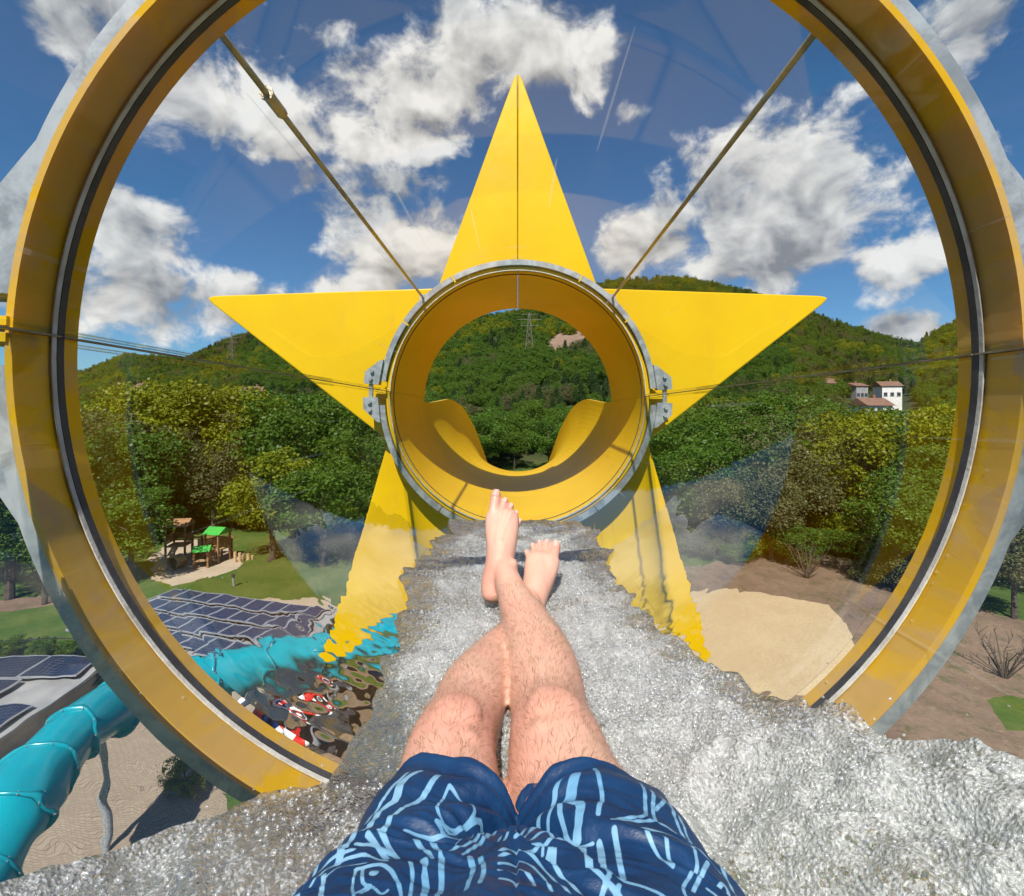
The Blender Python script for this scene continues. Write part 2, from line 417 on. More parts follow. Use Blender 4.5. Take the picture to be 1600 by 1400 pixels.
def skin_material():
    m, t = mat('skin'); co = obco(t)
    n = t.noise(co, 9, 5, .6); n2 = t.noise(co, 55, 5, .65); n3 = t.noise(co, 230, 3)
    at = t.node('ShaderNodeAttribute'); at.attribute_name = 'red'
    c = t.mix(t.ss(n, .32, .68), (.66, .40, .29), (.69, .355, .265))
    c = t.mix(t.m('MULTIPLY', t.ss(n2, .5, .72), .35), c, (.66, .31, .23))
    c = t.mix(t.m('MULTIPLY', at.outputs['Fac'], .5), c, (.60, .20, .14))
    h = t.m('MULTIPLY_ADD', n3, .35, n2)
    b = pbsdf(t, c, t.m('MULTIPLY_ADD', n2, .25, .33), t.bump(h, .35, .0025), .45)
    bn = b.node; bn.inputs['Subsurface Weight'].default_value = .12
    bn.inputs['Subsurface Radius'].default_value = (1, .35, .2); bn.inputs['Subsurface Scale'].default_value = .008
    finish(t, b); return m
M_SKIN = skin_material()
M_NAIL = simple('nail', (.62, .35, .27), (.58, .31, .24), 30, .4)
M_HAIR = simple('body_hair', (.26, .13, .06), (.36, .20, .09), 30, .5)

def shorts_material():
    m, t = mat('printed_swim_cloth'); co = obco(t)
    at = t.node('ShaderNodeAttribute'); at.attribute_name = 'print_distance'
    f = t.ss(at.outputs['Fac'], .0004, -.0004)
    n = t.noise(co, 18, 4); w = t.noise(t.vm('MULTIPLY', co, (1, 1, 1)), 900, 2)
    navy = t.mix(t.ss(n, .3, .7), (.004, .026, .085), (.006, .042, .125))
    lt = t.mix(t.ss(t.noise(co, 7, 2), .35, .65), (.13, .31, .49), (.24, .44, .60))
    c = t.mix(f, navy, lt)
    nb = t.bump(w, .25, .0008, t.bump(t.noise(co, 45, 4, .6), .35, .006))
    finish(t, pbsdf(t, c, t.m('MULTIPLY_ADD', n, .25, .36), nb, .4)); return m
M_SHORTS = shorts_material()

# ------------------------------------------------------------------ terrain
RIDGE = [(-1500, 600), (-300, 575), (0, 590), (60, 590), (130, 585), (165, 571), (195, 560), (240, 563), (290, 566), (330, 546), (365, 532), (450, 510),
         (560, 492), (640, 497), (700, 513), (745, 504), (790, 498), (850, 480), (950, 445), (1060, 438), (1150, 456), (1200, 472),
         (1260, 492), (1300, 508), (1380, 533), (1430, 545), (1500, 506), (1600, 486), (2200, 520), (3500, 570)]
_raz = np.array([math.atan((x - VX) / F) for x, y in RIDGE]); _rt = np.array([(VY - y) / F for x, y in RIDGE])
_rdist_az = np.radians([-180, -60, -42, -35, -15, 0, 18, 30, 40, 60, 180]); _rdist = np.array([700, 700, 900, 760, 520, 460, 560, 640, 600, 500, 700.])
def ridge(az):
    t = np.interp(az, _raz, _rt); rr = np.interp(az, _rdist_az, _rdist)
    return t * np.cos(np.clip(az, -1.3, 1.3)) * rr + CZ, rr
def terrain_z(x, y):
    x = np.asarray(x, float); y = np.asarray(y, float)
    r = np.hypot(x, y); az = np.arctan2(x, y); H, rr = ridge(az)
    s = np.clip((r - 92) / (rr - 92), 0, 1)
    back = np.clip((r - rr) / 900, 0, 1)
    z = H * (s ** 1.25) * (1 - back * .55)
    z += np.clip((r - 100) / 150, 0, 1) * (fbm(x / 60 + 40, y / 60 + 40, 3) - .5) * 9 * np.clip((rr - r) / 80, .15, 1)
    return z
def TZ(x, y): return float(terrain_z(x, y))
rad = np.concatenate([[0.01, 15, 30, 45, 60, 75, 85], np.linspace(92, 700, 58), [760, 840, 940, 1100, 1400, 2000, 3200]])
azs = np.radians(np.arange(-180, 180, 2.5))
RR, AA = np.meshgrid(rad, azs, indexing='ij'); TX = RR * np.sin(AA); TY = RR * np.cos(AA)
me = np_mesh('terrain', np.stack([TX, TY, terrain_z(TX, TY)], -1).reshape(-1, 3), grid_faces(len(rad), len(azs), True)[:, ::-1])
ter = link('terrain', me, M_GROUND, smooth=True); tag(ter, 'grassy park ground rising into wooded hills all round', kind='structure')

def sheet(name, pts, z, m, label, jag=.5):
    """ground patch with a slightly ragged edge"""
    out = []
    n = len(pts)
    for i in range(n):
        a = Vector(pts[i]); b = Vector(pts[(i + 1) % n]); k = max(2, int((b - a).length / .35))
        for j in range(k):
            p = a.lerp(b, j / k); w = (mnoise.noise(Vector((p.x * .6, p.y * .6, z * 50))) * jag + mnoise.noise(Vector((p.x * 2.3, p.y * 2.3, z * 90))) * jag * .5)
            out.append((p.x + w, p.y + w * .7, z))
    mb = MB(); mb.add(out, [tuple(range(len(out)))]); o = mb.build(name, m)
    if o.data.polygons[0].normal.z < 0: o.data.flip_normals()
    return tag(o, label, kind='structure')
g2 = lambda *a: [G(x, y).xy.to_3d() for x, y in a]
sheet('lawn', g2((90, 935), (130, 830), (240, 792), (420, 790), (560, 800), (640, 880), (560, 970), (380, 985), (200, 960)), .006, M_LAWN, 'mown lawn round the playground')
sheet('lawn', g2((-60, 1040), (-60, 965), (60, 945), (150, 960), (170, 1030), (80, 1045)), .007, M_LAWN, 'mown lawn strip by the gravel path')
sheet('sand_pit', g2((236, 872), (262, 845), (330, 842), (378, 868), (384, 882), (330, 903), (262, 917), (240, 905)), .012, M_SAND, 'pale sand under the wooden playground')
sheet('path', g2((-80, 965), (-80, 948), (40, 936), (95, 936), (90, 948), (20, 958)), .014, M_DIRT, 'earth path beside the lawn')
sheet('path', g2((380, 945), (420, 935), (520, 940), (560, 960), (500, 968), (410, 955)), .015, M_SAND, 'sandy path beside the solar roof')
sheet('patio', g2((-200, 1045), (-30, 1035), (130, 1030), (160, 1110), (330, 1165), (390, 1400), (-350, 1450), (-420, 1200)), .010, M_PAVE, 'beige paved terrace below the teal slide', .03)
sheet('earth_yard', g2((1035, 895), (1180, 868), (1290, 868), (1400, 890), (1560, 960), (1800, 1020), (2200, 1300), (1500, 1330), (1000, 1200), (980, 960)), .008, M_DIRT, 'bare brown earth round the sand court')
sheet('sand_court', g2((1075, 926), (1180, 926), (1295, 946), (1318, 975), (1336, 1010), (1330, 1090), (1080, 1080), (1020, 990)), .016, M_COURT, 'pale yellow sand court', .12)
sheet('lawn', g2((1540, 1098), (1570, 1090), (1610, 1086), (1650, 1092), (1700, 1112), (1680, 1140), (1620, 1150), (1575, 1138), (1550, 1118)), .013, M_LAWN, 'small grass patch on the bare earth', .7)
sheet('asphalt', g2((330, 1085), (520, 1060), (900, 1060), (1000, 1200), (900, 1500), (420, 1500)), .009, M_DIRT, 'trodden ground beneath the yellow slide')

# ------------------------------------------------------------------ trees
def crown_mesh(name, rx, rz, n, leaf, clumps, m, seed, cone=False):
    g = np.random.default_rng(seed)
    u = g.normal(size=(clumps, 3)); u /= np.linalg.norm(u, axis=1)[:, None]
    rr = g.uniform(.45, .92, clumps)[:, None]; c = u * rr
    if cone: c[:, :2] *= (1.05 - (c[:, 2:3] + 1) / 2) * 1.1
    cs = g.uniform(.20, .40, clumps)
    k = g.integers(0, clumps, n)
    d = g.normal(size=(n, 3)); d /= np.linalg.norm(d, axis=1)[:, None]
    d[:, 2] = np.where(d[:, 2] < -.3, -d[:, 2], d[:, 2])
    pos = c[k] + d * (cs[k] * g.uniform(.55, 1.08, n) ** .7)[:, None]
    pos *= np.array([rx, rx, rz])
    nrm = d + g.normal(size=(n, 3)) * .75; nrm /= np.linalg.norm(nrm, axis=1)[:, None]
    t = np.cross(nrm, g.normal(size=(n, 3))); t /= np.linalg.norm(t, axis=1)[:, None]; b = np.cross(nrm, t)
    s = leaf * g.uniform(.6, 1.35, n)[:, None]
    V = np.stack([pos - t * s, pos + b * s * .62, pos + t * s, pos - b * s * .62 + nrm * s * .25], 1).reshape(-1, 3)
    tint = np.repeat(np.clip(g.uniform(0, 1, clumps)[k] * .7 + g.uniform(0, .4, n), 0, 1), 4)
    me = np_mesh(name, V, np.arange(n * 4).reshape(-1, 4), {'tint': tint}); me.materials.append(m); return me
def trunk_mesh(name, h, rx, seed):
    r_ = random.Random(seed); mb = MB()
    mb.tube([(0, 0, -.6), (r_.uniform(-.1, .1), 0, h * .3), (r_.uniform(-.2, .2), r_.uniform(-.2, .2), h * .62), (0, 0, h * .9)], [.24, .19, .12, .04], 8)
    for k in range(6):
        a = k * 1.05 + r_.uniform(-.3, .3); z = h * r_.uniform(.32, .6); l = rx * r_.uniform(.5, .85)
        mb.tube([(0, 0, z), (math.cos(a) * l * .5, math.sin(a) * l * .5, z + l * .35), (math.cos(a) * l, math.sin(a) * l, z + l * .8)], [.09, .06, .02], 6)
    me = mb.mesh(name); me.materials.append(M_BARK); return me
# unit trees: total height 10, crown 3.4 wide radius
PROTO = {}
for key, (m, rx, rz, n, leaf, cl, cone) in dict(
        green=(M_LEAF, 3.3, 3.9, 9000, .135, 52, False), green_b=(M_LEAF, 3.8, 3.5, 9000, .135, 46, False), yellow=(M_LEAFY, 3.4, 3.9, 9000, .135, 52, False),
        yellow_b=(M_LEAFY, 2.9, 4.1, 8500, .135, 44, False), dark=(M_LEAFD, 2.3, 4.4, 8000, .13, 56, True), brown=(M_LEAFB, 3.1, 3.9, 7000, .12, 50, False),
        blossom=(M_BLOSSOM, 2.4, 3.4, 4200, .14, 34, False)).items():
    PROTO[key] = (crown_mesh('crown_' + key, rx, rz, n, leaf, cl, m, hash(key) % 1000 if False else sum(map(ord, key)), cone), trunk_mesh('trunk_' + key, 9.0, rx, sum(map(ord, key))), rz)
tree_ob = {}
def tree(key, x, y, h, label, group=None, name='leafy_tree', wide=1.0, z=None):
    cm, tm, rz = PROTO[key]
    z = TZ(x, y) if z is None else z
    t = thing(name, label, 'tree', (x, y, z), random.uniform(0, 6.28), group)
    s = h / 10.0; t.scale = (s * wide, s * wide, s)
    c = link('crown', cm, None, t, loc=(0, 0, 10 - rz)); link('trunk', tm, None, t)
    tree_ob.setdefault(key, c); return t
def tpx(key, px, d, h, label, group=None, **kw): return tree(key, (px - VX) / F * d, d, h, label, group, **kw)

YG = 'yellow-green leafy tree in the wood behind the playground'; GB = 'trees of the wood behind the playground'
for px, d, h in ((235, 64, 16.5), (290, 60, 16.2), (345, 66, 16.4), (400, 60, 15.4), (265, 76, 17), (210, 84, 17.2)):
    tpx('yellow' if px % 2 else 'yellow_b', px, d, h, YG, GB, wide=1.15)
GG = 'mid green broad tree in the wood behind the playground'
for px, d, h in ((450, 56, 14.2), (505, 60, 15), (560, 64, 14.5), (420, 74, 16.5), (480, 78, 16.5), (150, 70, 14), (180, 56, 12), (330, 82, 17), (600, 72, 14), (550, 48, 11.5), (120, 84, 15.5)):
    tpx('green' if px % 4 else 'green_b', px, d, h, GG, GB, wide=1.15)
for px, d, h in ((590, 52, 11), (525, 70, 14), (380, 86, 17)):
    tpx('brown', px, d, h, 'thin brownish tree in the wood behind the playground', GB, wide=1.1)
tpx('yellow', 425, 43, 9.6, 'round yellow-green tree on the lawn beside the playground', wide=1.25)
tpx('green_b', 505, 41, 8.8, 'broad blue-green tree on the lawn beside the solar roof', wide=1.3)
tpx('green', 205, 38, 7.6, 'dense green tree shading the left of the playground', wide=1.3)
tpx('dark', 165, 45, 11, 'tall dark green tree left of the playground')
tpx('green', 70, 33, 6.8, 'young bright green tree on the lawn strip by the earth path', wide=1.1)
for px, d, h in ((15, 34, 10.5), (-60, 36, 11.5), (40, 42, 11), (-30, 48, 13), (-140, 40, 12), (100, 47, 11)):
    tpx('green' if px % 2 else 'green_b', px, d, h, 'dense green tree on the edge of the park by the lawn strip', 'park edge trees', wide=1.25)
# right hand wood
GR = 'trees of the wood beyond the sand court'
for px, d, h in ((1350, 47, 12.2), (1325, 54, 13), (1475, 44, 12.6), (1440, 52, 13.2)):
    tpx('yellow' if px % 2 else 'yellow_b', px, d, h, 'yellow-green leafy tree beyond the sand court', GR, wide=1.15)
for px, d, h in ((1060, 58, 13), (1110, 66, 14.5), (1175, 74, 16), (1240, 80, 16.5), (1090, 48, 10.2), (1290, 72, 14.2), (1380, 70, 14), (1500, 60, 14.5), (1430, 40, 9), (1400, 36, 7.6), (1465, 37, 8.5), (1500, 40, 10.5), (1150, 52, 11)):
    tpx('green' if px % 20 else 'green_b', px, d, h, 'mid green broad tree beyond the sand court', GR, wide=1.2)
for px, d, h in ((1200, 50, 11.5), (1235, 56, 12.5), (1255, 46, 9.6), (1170, 62, 13.4), (1270, 64, 13.5), (1205, 43, 7.8), (1130, 44, 8.4), (1150, 72, 15)):
    tpx('brown', px, d, h, 'thin brownish tree beyond the sand court', GR, wide=1.15)
tpx('blossom', 1300, 50, 9.8, 'white blossoming tree at the edge of the bare earth')
for px, d, h in ((1585, 31, 6.5), (1640, 34, 8), (1560, 40, 9.0), (1700, 36, 10)):
    tpx('brown' if d < 35 else 'green', px, d, h, 'sparse tree standing on the bare earth yard', 'trees on the bare earth', wide=1.1)

for k in range(64):
    left = k < 34; px = random.uniform(120, 620) if left else random.uniform(1035, 1515)
    d = random.uniform(50, 62) if left else random.uniform(50, 66)
    if left and 230 < px < 470: d = random.uniform(54, 66)
    kk = random.choice(('yellow', 'green', 'green_b', 'brown'))
    tpx(kk, px, d, random.uniform(3.5, 6), ('leafy undergrowth bush in the wood behind the playground' if left else 'leafy undergrowth bush beyond the sand court'), ('undergrowth behind the playground' if left else 'undergrowth beyond the sand court'), name='shrub', wide=1.5, z=-1.0)

for k in range(30):
    left = k < 8; px = random.uniform(470, 640) if left else random.uniform(1035, 1470)
    if left: d = random.uniform(42, 47)
    else: d = random.uniform(41.5, 46) if px < 1330 else random.uniform(36, 42)
    tpx(random.choice(('green', 'green_b', 'brown', 'yellow_b', 'brown')), px, d, random.uniform(2.6, 4.6), ('dense low bush at the edge of the lawn beside the solar roof' if left else 'dense low bush at the edge of the bare earth yard'), ('bushes at the lawn edge' if left else 'bushes at the edge of the bare earth'), name='shrub', wide=1.55, z=-.9)

# hillside wood: up to 300 single trees (the nearest), the rest as one mass
CUT = [(845, 548), (858, 527), (880, 518), (915, 516), (938, 526), (915, 535), (895, 541), (868, 552)]
def in_poly(x, y, poly):
    c = False; n = len(poly)
    for i in range(n):
        x1, y1 = poly[i]; x2, y2 = poly[(i + 1) % n]
        if (y1 > y) != (y2 > y) and x < (x2 - x1) * (y - y1) / (y2 - y1) + x1: c = not c
    return c
pts = []
g = np.random.default_rng(5)
rr_ = 62 + (840 - 62) * g.random(42000) ** .72; aa_ = np.radians(g.uniform(-58, 58, 42000))
xx = rr_ * np.sin(aa_); yy = rr_ * np.cos(aa_); zz = terrain_z(xx, yy)
_H, rdg = ridge(aa_)
for x, y, z, r, rg in zip(xx, yy, zz, rr_, rdg):
    if r > rg + 25 or (r < 96 and abs(VX + F * x / y - 809) < 215): continue
    qx = VX + F * x / y; qy = VY - F * (z + 3 - CZ) / y
    if in_poly(qx, qy, CUT) and r > 150: continue
    if r > 150 and ((qx - 1375) / 75) ** 2 + ((qy - 640) / 36) ** 2 < 1: continue
    pts.append((x, y, z, r))
pts.sort(key=lambda p: p[3])
keep = []; grid = {}
for p in pts:
    s = 4.7 if p[3] < 300 else 6.2
    k = (int(p[0] / s), int(p[1] / s))
    if any((p[0] - q[0]) ** 2 + (p[1] - q[1]) ** 2 < s * s for i in (-1, 0, 1) for j in (-1, 0, 1) for q in grid.get((k[0] + i, k[1] + j), ())): continue
    grid.setdefault(k, []).append(p); keep.append(p)
kinds = ['green', 'green_b', 'green', 'yellow', 'dark', 'brown', 'green_b']
HL = {'green': 'rounded green tree on the wooded hillside', 'green_b': 'rounded green tree on the wooded hillside', 'yellow': 'yellow-green tree on the wooded hillside',
      'dark': 'dark narrow evergreen on the wooded hillside', 'brown': 'pale brownish tree on the wooded hillside'}
def hill_kind(x, y):
    v = mnoise.noise(Vector((x / 45, y / 45, 3.3))) + random.uniform(-.35, .35)
    return 'brown' if v < -.42 else 'dark' if v < -.2 else 'green' if v < .1 else 'green_b' if v < .42 else 'yellow'
for x, y, z, r in keep[:240]:
    k = hill_kind(x, y); hh = random.uniform(8, 12.5) if r > 95 else random.uniform(10, 14); tall = hh > 11.2
    where = ' at the foot of the wooded hillside' if r < 96 else ' on the lower slope of the wooded hillside'
    lab = {'green': 'rounded green tree', 'green_b': 'broad spreading green tree', 'yellow': 'yellow-green tree', 'dark': 'dark narrow evergreen', 'brown': 'pale brownish tree'}[k]
    tree(k, x, y, hh, ('tall ' if tall else 'low ') + lab + where, 'trees of the hillside wood', wide=random.uniform(.95, 1.25), z=z)
rest = keep[240:]
for key in ('green', 'green_b', 'yellow', 'dark', 'brown'):
    if key not in tree_ob: tree(key, -60, -60, 9, HL[key], 'trees of the hillside wood')
order = ['green', 'green_b', 'yellow', 'dark', 'brown']
pm = bpy.data.meshes.new('hillside_forest'); pm.from_pydata([(x, y, z + 3.4 + random.uniform(-.8, .8)) for x, y, z, r in rest], [], [])
def fattr(n, typ, vals):
    a = pm.attributes.new(n, typ, 'POINT'); a.data.foreach_set('value', vals)
fattr('pick', 'INT', [order.index(hill_kind(x, y)) for x, y, z, r in rest])
fattr('size', 'FLOAT', [random.uniform(.72, 1.15) * (1.0 if r < 300 else 1.18) for x, y, z, r in rest])
fattr('turn', 'FLOAT', [random.uniform(0, 6.28) for _ in rest])
fo = link('hillside_forest', pm, M_LEAF); tag(fo, 'dense mixed wood covering the far hillsides', 'forest', kind='stuff')
ng = bpy.data.node_groups.new('forest_scatter', 'GeometryNodeTree'); ng.is_modifier = True
ng.interface.new_socket('Geometry', in_out='INPUT', socket_type='NodeSocketGeometry'); ng.interface.new_socket('Geometry', in_out='OUTPUT', socket_type='NodeSocketGeometry')
gi = ng.nodes.new('NodeGroupInput'); go = ng.nodes.new('NodeGroupOutput'); iop = ng.nodes.new('GeometryNodeInstanceOnPoints'); jn = ng.nodes.new('GeometryNodeJoinGeometry')
for k in reversed(order):
    oi = ng.nodes.new('GeometryNodeObjectInfo'); oi.inputs['Object'].default_value = tree_ob[k]; oi.inputs['As Instance'].default_value = True; oi.transform_space = 'ORIGINAL'
    ng.links.new(oi.outputs['Geometry'], jn.inputs[0])
def nattr(n, typ):
    a = ng.nodes.new('GeometryNodeInputNamedAttribute'); a.data_type = typ; a.inputs['Name'].default_value = n; return a.outputs['Attribute']
cx = ng.nodes.new('ShaderNodeCombineXYZ'); ng.links.new(nattr('turn', 'FLOAT'), cx.inputs[2])
e2r = ng.nodes.new('FunctionNodeEulerToRotation'); ng.links.new(cx.outputs[0], e2r.inputs[0])
ng.links.new(gi.outputs[0], iop.inputs['Points']); ng.links.new(jn.outputs[0], iop.inputs['Instance']); iop.inputs['Pick Instance'].default_value = True
ng.links.new(nattr('pick', 'INT'), iop.inputs['Instance Index']); ng.links.new(e2r.outputs[0], iop.inputs['Rotation']); ng.links.new(nattr('size', 'FLOAT'), iop.inputs['Scale'])
ng.links.new(iop.outputs[0], go.inputs[0])
fo.modifiers.new('scatter', 'NODES').node_group = ng

# felled slope draped on the hill
def hit_terrain(px, py):
    lo, hi = 95.0, 900.0; d = lo
    while d < hi:
        p = P(px, py, d)
        if TZ(p.x, p.y) >= p.z: return p
        d += 2.0
    return P(px, py, 600)
cutp = []
for (x, y) in [(840, 556), (852, 530), (880, 514), (925, 510), (950, 524), (920, 540), (895, 546), (868, 560)]:
    p = hit_terrain(x, y); cutp.append((p.x, p.y, p.z + .6))
cen = np.mean(np.array(cutp), 0); mb = MB(); ring = []
for s in (1.0, .66, .33):
    for p in cutp:
        q = cen + (np.array(p) - cen) * s; ring.append((q[0], q[1], TZ(q[0], q[1]) + .8))
n = len(cutp); ring.append((cen[0], cen[1], TZ(cen[0], cen[1]) + .8))
mb.add(ring, [(s * n + i, s * n + (i + 1) % n, (s + 1) * n + (i + 1) % n, (s + 1) * n + i) for s in (0, 1) for i in range(n)] + [(2 * n + i, 2 * n + (i + 1) % n, 3 * n) for i in range(n)])
tag(mb.build('clearing', M_CLEARCUT, smooth=True), 'bare brown felled strip on the wooded hillside', kind='structure')

# shrubs and bare bush near the terrace
def bush(px, py, h, key, label, group=None, z=0.0):
    p = G(px, py); t = tree(key, p.x, p.y, h, label, group, name='shrub', wide=1.5, z=-h * .25); return t
bush(292, 1240, 1.6, 'yellow', 'bright green shrub at the corner of the paved terrace')
for px, py, h in ((155, 1078, 1.5), (20, 1030, 1.4), (65, 1032, 1.3), (110, 1030, 1.2)):
    bush(px, py, h, 'green', 'low green shrub along the edge of the terrace', 'terrace edge shrubs')
bush(640, 1160, 2.0, 'yellow', 'yellow-green shrub under the clear tube')
def bare_bush(px, py, h, label):
    p = G(px, py); r_ = random.Random(px); t = thing('bare_bush', label, 'bush', (p.x, p.y, 0))
    for k in range(14):
        a = r_.uniform(0, 6.28); l = h * r_.uniform(.6, 1.0); q = Vector((math.cos(a) * l * .6, math.sin(a) * l * .6, l))
        mb = MB(); m1 = q * .5 + Vector((r_.uniform(-.2, .2), r_.uniform(-.2, .2), .1)); mb.tube([(0, 0, -.1), m1, q], [.045, .028, .008], 5)
        for j in range(5):
            s = m1.lerp(q, j / 5); e = s + Vector((r_.uniform(-.6, .6), r_.uniform(-.6, .6), r_.uniform(.2, .7))) * h * .3; mb.tube([s, e], [.018, .005], 4)
        mb.build('branch', M_BARK, t)
bare_bush(1570, 1060, 2.4, 'leafless brown bush on the bare earth yard')
bare_bush(1260, 905, 3.0, 'low leafless bush at the edge of the sand court')

# ------------------------------------------------------------------ houses, pylons on the slopes
def house(px, py, d, w, dp, h, rz, label, roofm=M_ROOFT, wallm=M_PLASTER):
    x = (px - VX) / F * d; z = CZ + (VY - py) / F * d - h
    z = max(z, TZ(x, d) - .5)
    t = thing('house', label, 'house', (x, d, z), rz)
    MB().box((0, 0, h / 2 - 4), (w, dp, h + 8)).build('wall', wallm, t)
    e = .5; rh = w * .3
    rf = MB().add([(-w / 2 - e, -dp / 2 - e, h), (w / 2 + e, -dp / 2 - e, h), (w / 2 + e, dp / 2 + e, h), (-w / 2 - e, dp / 2 + e, h), (-w / 2 - e, 0, h + rh), (w / 2 + e, 0, h + rh)],
             [(0, 1, 5, 4), (2, 3, 4, 5), (0, 4, 3), (1, 2, 5), (3, 2, 1, 0)]).build('roof', roofm, t)
    MB().box((w * .2, dp * .1, h + rh), (.7, .7, 1.6)).build('chimney', M_ROOFT, rf)
    for k in range(3):
        for fl in range(max(1, int(h / 2.8))):
            wd = MB().box((-w / 2 + (k + .5) * w / 3, -dp / 2 - .02, 1.5 + fl * 2.8), (1.2, .12, 1.3)).build('window', M_PANE, t)
            MB().box((-w / 2 + (k + .5) * w / 3, -dp / 2 - .05, .8 + fl * 2.8), (1.4, .2, .1)).build('sill', M_FRAME, wd)
house(1360, 634, 122, 6.5, 6, 2.6, .1, 'low white house with brown roof among the trees')
house(1386, 604, 185, 6.5, 7, 4.5, -.2, 'tall white house on the slope above the low brown roof')
house(1292, 605, 205, 8, 7, 4, .2, 'white house half hidden on the slope by a taller white house')
house(1335, 604, 200, 5, 8, 5, .1, 'small greyish house between two white houses', wallm=M_ROOFG)
house(232, 606, 210, 8, 7, 5, -.3, 'white house peeping out above the wood behind the playground')
house(395, 612, 190, 7, 7, 7, .3, 'narrow white house above the treetops beside the star')

def pylon(x, y, z, h, label):
    t = thing('pylon', label, 'pylon', (x, y, z))
    b = h * .11
    for sx, sy in ((1, 1), (1, -1), (-1, -1), (-1, 1)): MB().bar((sx * b, sy * b, -1), (sx * .25, sy * .25, h), .15).build('leg', M_RUST, t)
    for k in range(7):
        z0, z1 = h * k / 7, h * (k + 1) / 7; w0 = b + (.25 - b) * k / 7; w1 = b + (.25 - b) * (k + 1) / 7
        for s in (1, -1):
            MB().bar((-w0, s * w0, z0), (w1, s * w1, z1), .09).build('brace', M_RUST, t); MB().bar((w0, s * w0, z0), (-w1, s * w1, z1), .09).build('brace', M_RUST, t)
    for zz_, w in ((.72, .2), (.85, .26), (.96, .17)): MB().bar((-h * w, 0, h * zz_), (h * w, 0, h * zz_),   .16).build('cross_arm', M_RUST, t)
p = hit_terrain(827, 560); pylon(p.x, p.y, p.z, 28 * p.y / 300, 'steel lattice pylon in front of the felled slope')
p = hit_terrain(362, 575); pylon(p.x, p.y, p.z, 22 * p.y / 300, 'small lattice pylon on the ridge behind the playground wood')

# ------------------------------------------------------------------ playground
pg = G(310, 880)
def play():
    c = Vector((pg.x, pg.y, 0))
    def tower(dx, dy, w, hgt, label, roofm, rz=0, slide=True):
        t = thing('play_tower', label, 'play tower', c + Vector((dx, dy, 0)), rz)
        for sx in (-1, 1):
            for sy in (-1, 1): MB().box((sx * w / 2, sy * w / 2, hgt / 2), (.14, .14, hgt)).build('post', M_WOOD, t)
        MB().box((0, 0, hgt * .45), (w, w, .1)).build('platform', M_WOODL, t)
        for k in range(4):
            for (x, y, sx, sy) in ((0, w / 2, w, .05), (w / 2, 0, .05, w), (-w / 2, 0, .05, w)): MB().box((x * 1.02, y * 1.02, hgt * .5 + .12 + k * .19), (sx, sy, .15)).build('board', M_WOOD, t)
        rf = MB().add([(-w * .65, -w * .65, hgt), (w * .65, -w * .65, hgt), (w * .65, w * .65, hgt), (-w * .65, w * .65, hgt), (-w * .65, 0, hgt + w * .4), (w * .65, 0, hgt + w * .4)],
                 [(0, 1, 5, 4), (2, 3, 4, 5), (0, 4, 3), (1, 2, 5), (3, 2, 1, 0)]).build('roof', roofm, t)
        if slide: MB().bar((0, -w / 2, hgt * .45), (0, -w / 2 - hgt * .7, .1), .5, .08).build('slide_chute', M_WOODL, t)
    tower(-2.2, .8, 1.5, 3.1, 'brown wooden play tower with a plank chute in the sand', M_WOOD, .2)
    tower(1.3, .6, 1.3, 2.5, 'wooden play tower with a green roof', M_GREENP, -.2, False)
    tower(1.0, -1.0, 1.0, 1.4, 'small pale playhouse with a green roof in the sand', M_GREENP, .3, False)
    t = thing('climbing_frame', 'row of brown climbing posts and beam behind the play towers', 'climbing frame', c + Vector((-.4, 2.2, 0)))
    for k in range(5): MB().box((-1.6 + k * .9, 0, .9), (.13, .13, 1.9)).build('post', M_WOOD, t)
    MB().box((.2, 0, 1.7), (4.0, .1, .12)).build('beam', M_WOOD, t)
    for k in range(9): MB().box((-.2, .08, .35 + k * .14), (1.9, .05, .12)).build('board', M_WOOD, t)
    b = thing('barrel', 'open wooden barrel lying in the playground sand', 'barrel', c + Vector((-1.0, -1.3, .55)))
    mb = MB(); n = 14
    for i in range(n):
        a = 2 * math.pi * i / n; M = Matrix.Rotation(a, 3, 'Y')
        MB().box(M @ Vector((0, 0, .5)), (.215, 1.1, .05), M).build('stave', M_WOODL, b)
    t = thing('play_beam', 'pale wooden step logs at the end of the sand pit', 'logs', c + Vector((3.0, .3, 0)), .5)
    for k in range(5): MB().tube([(k * .35, 0, -.1), (k * .35, 0, .9 - k * .13)], .13, 8).build('log', M_WOODL, t)
play()
gl = G(365, 918); t = thing('garden_lamp', 'short grey lamp post on the lawn', 'lamp', gl)
MB().tube([(0, 0, 0), (0, 0, .75)], .09, 10).build('post', M_STEEL, t); MB().tube([(0, 0, .75), (0, 0, 1.0)], .14, 10).build('lamp_head', M_BLACKP, t)

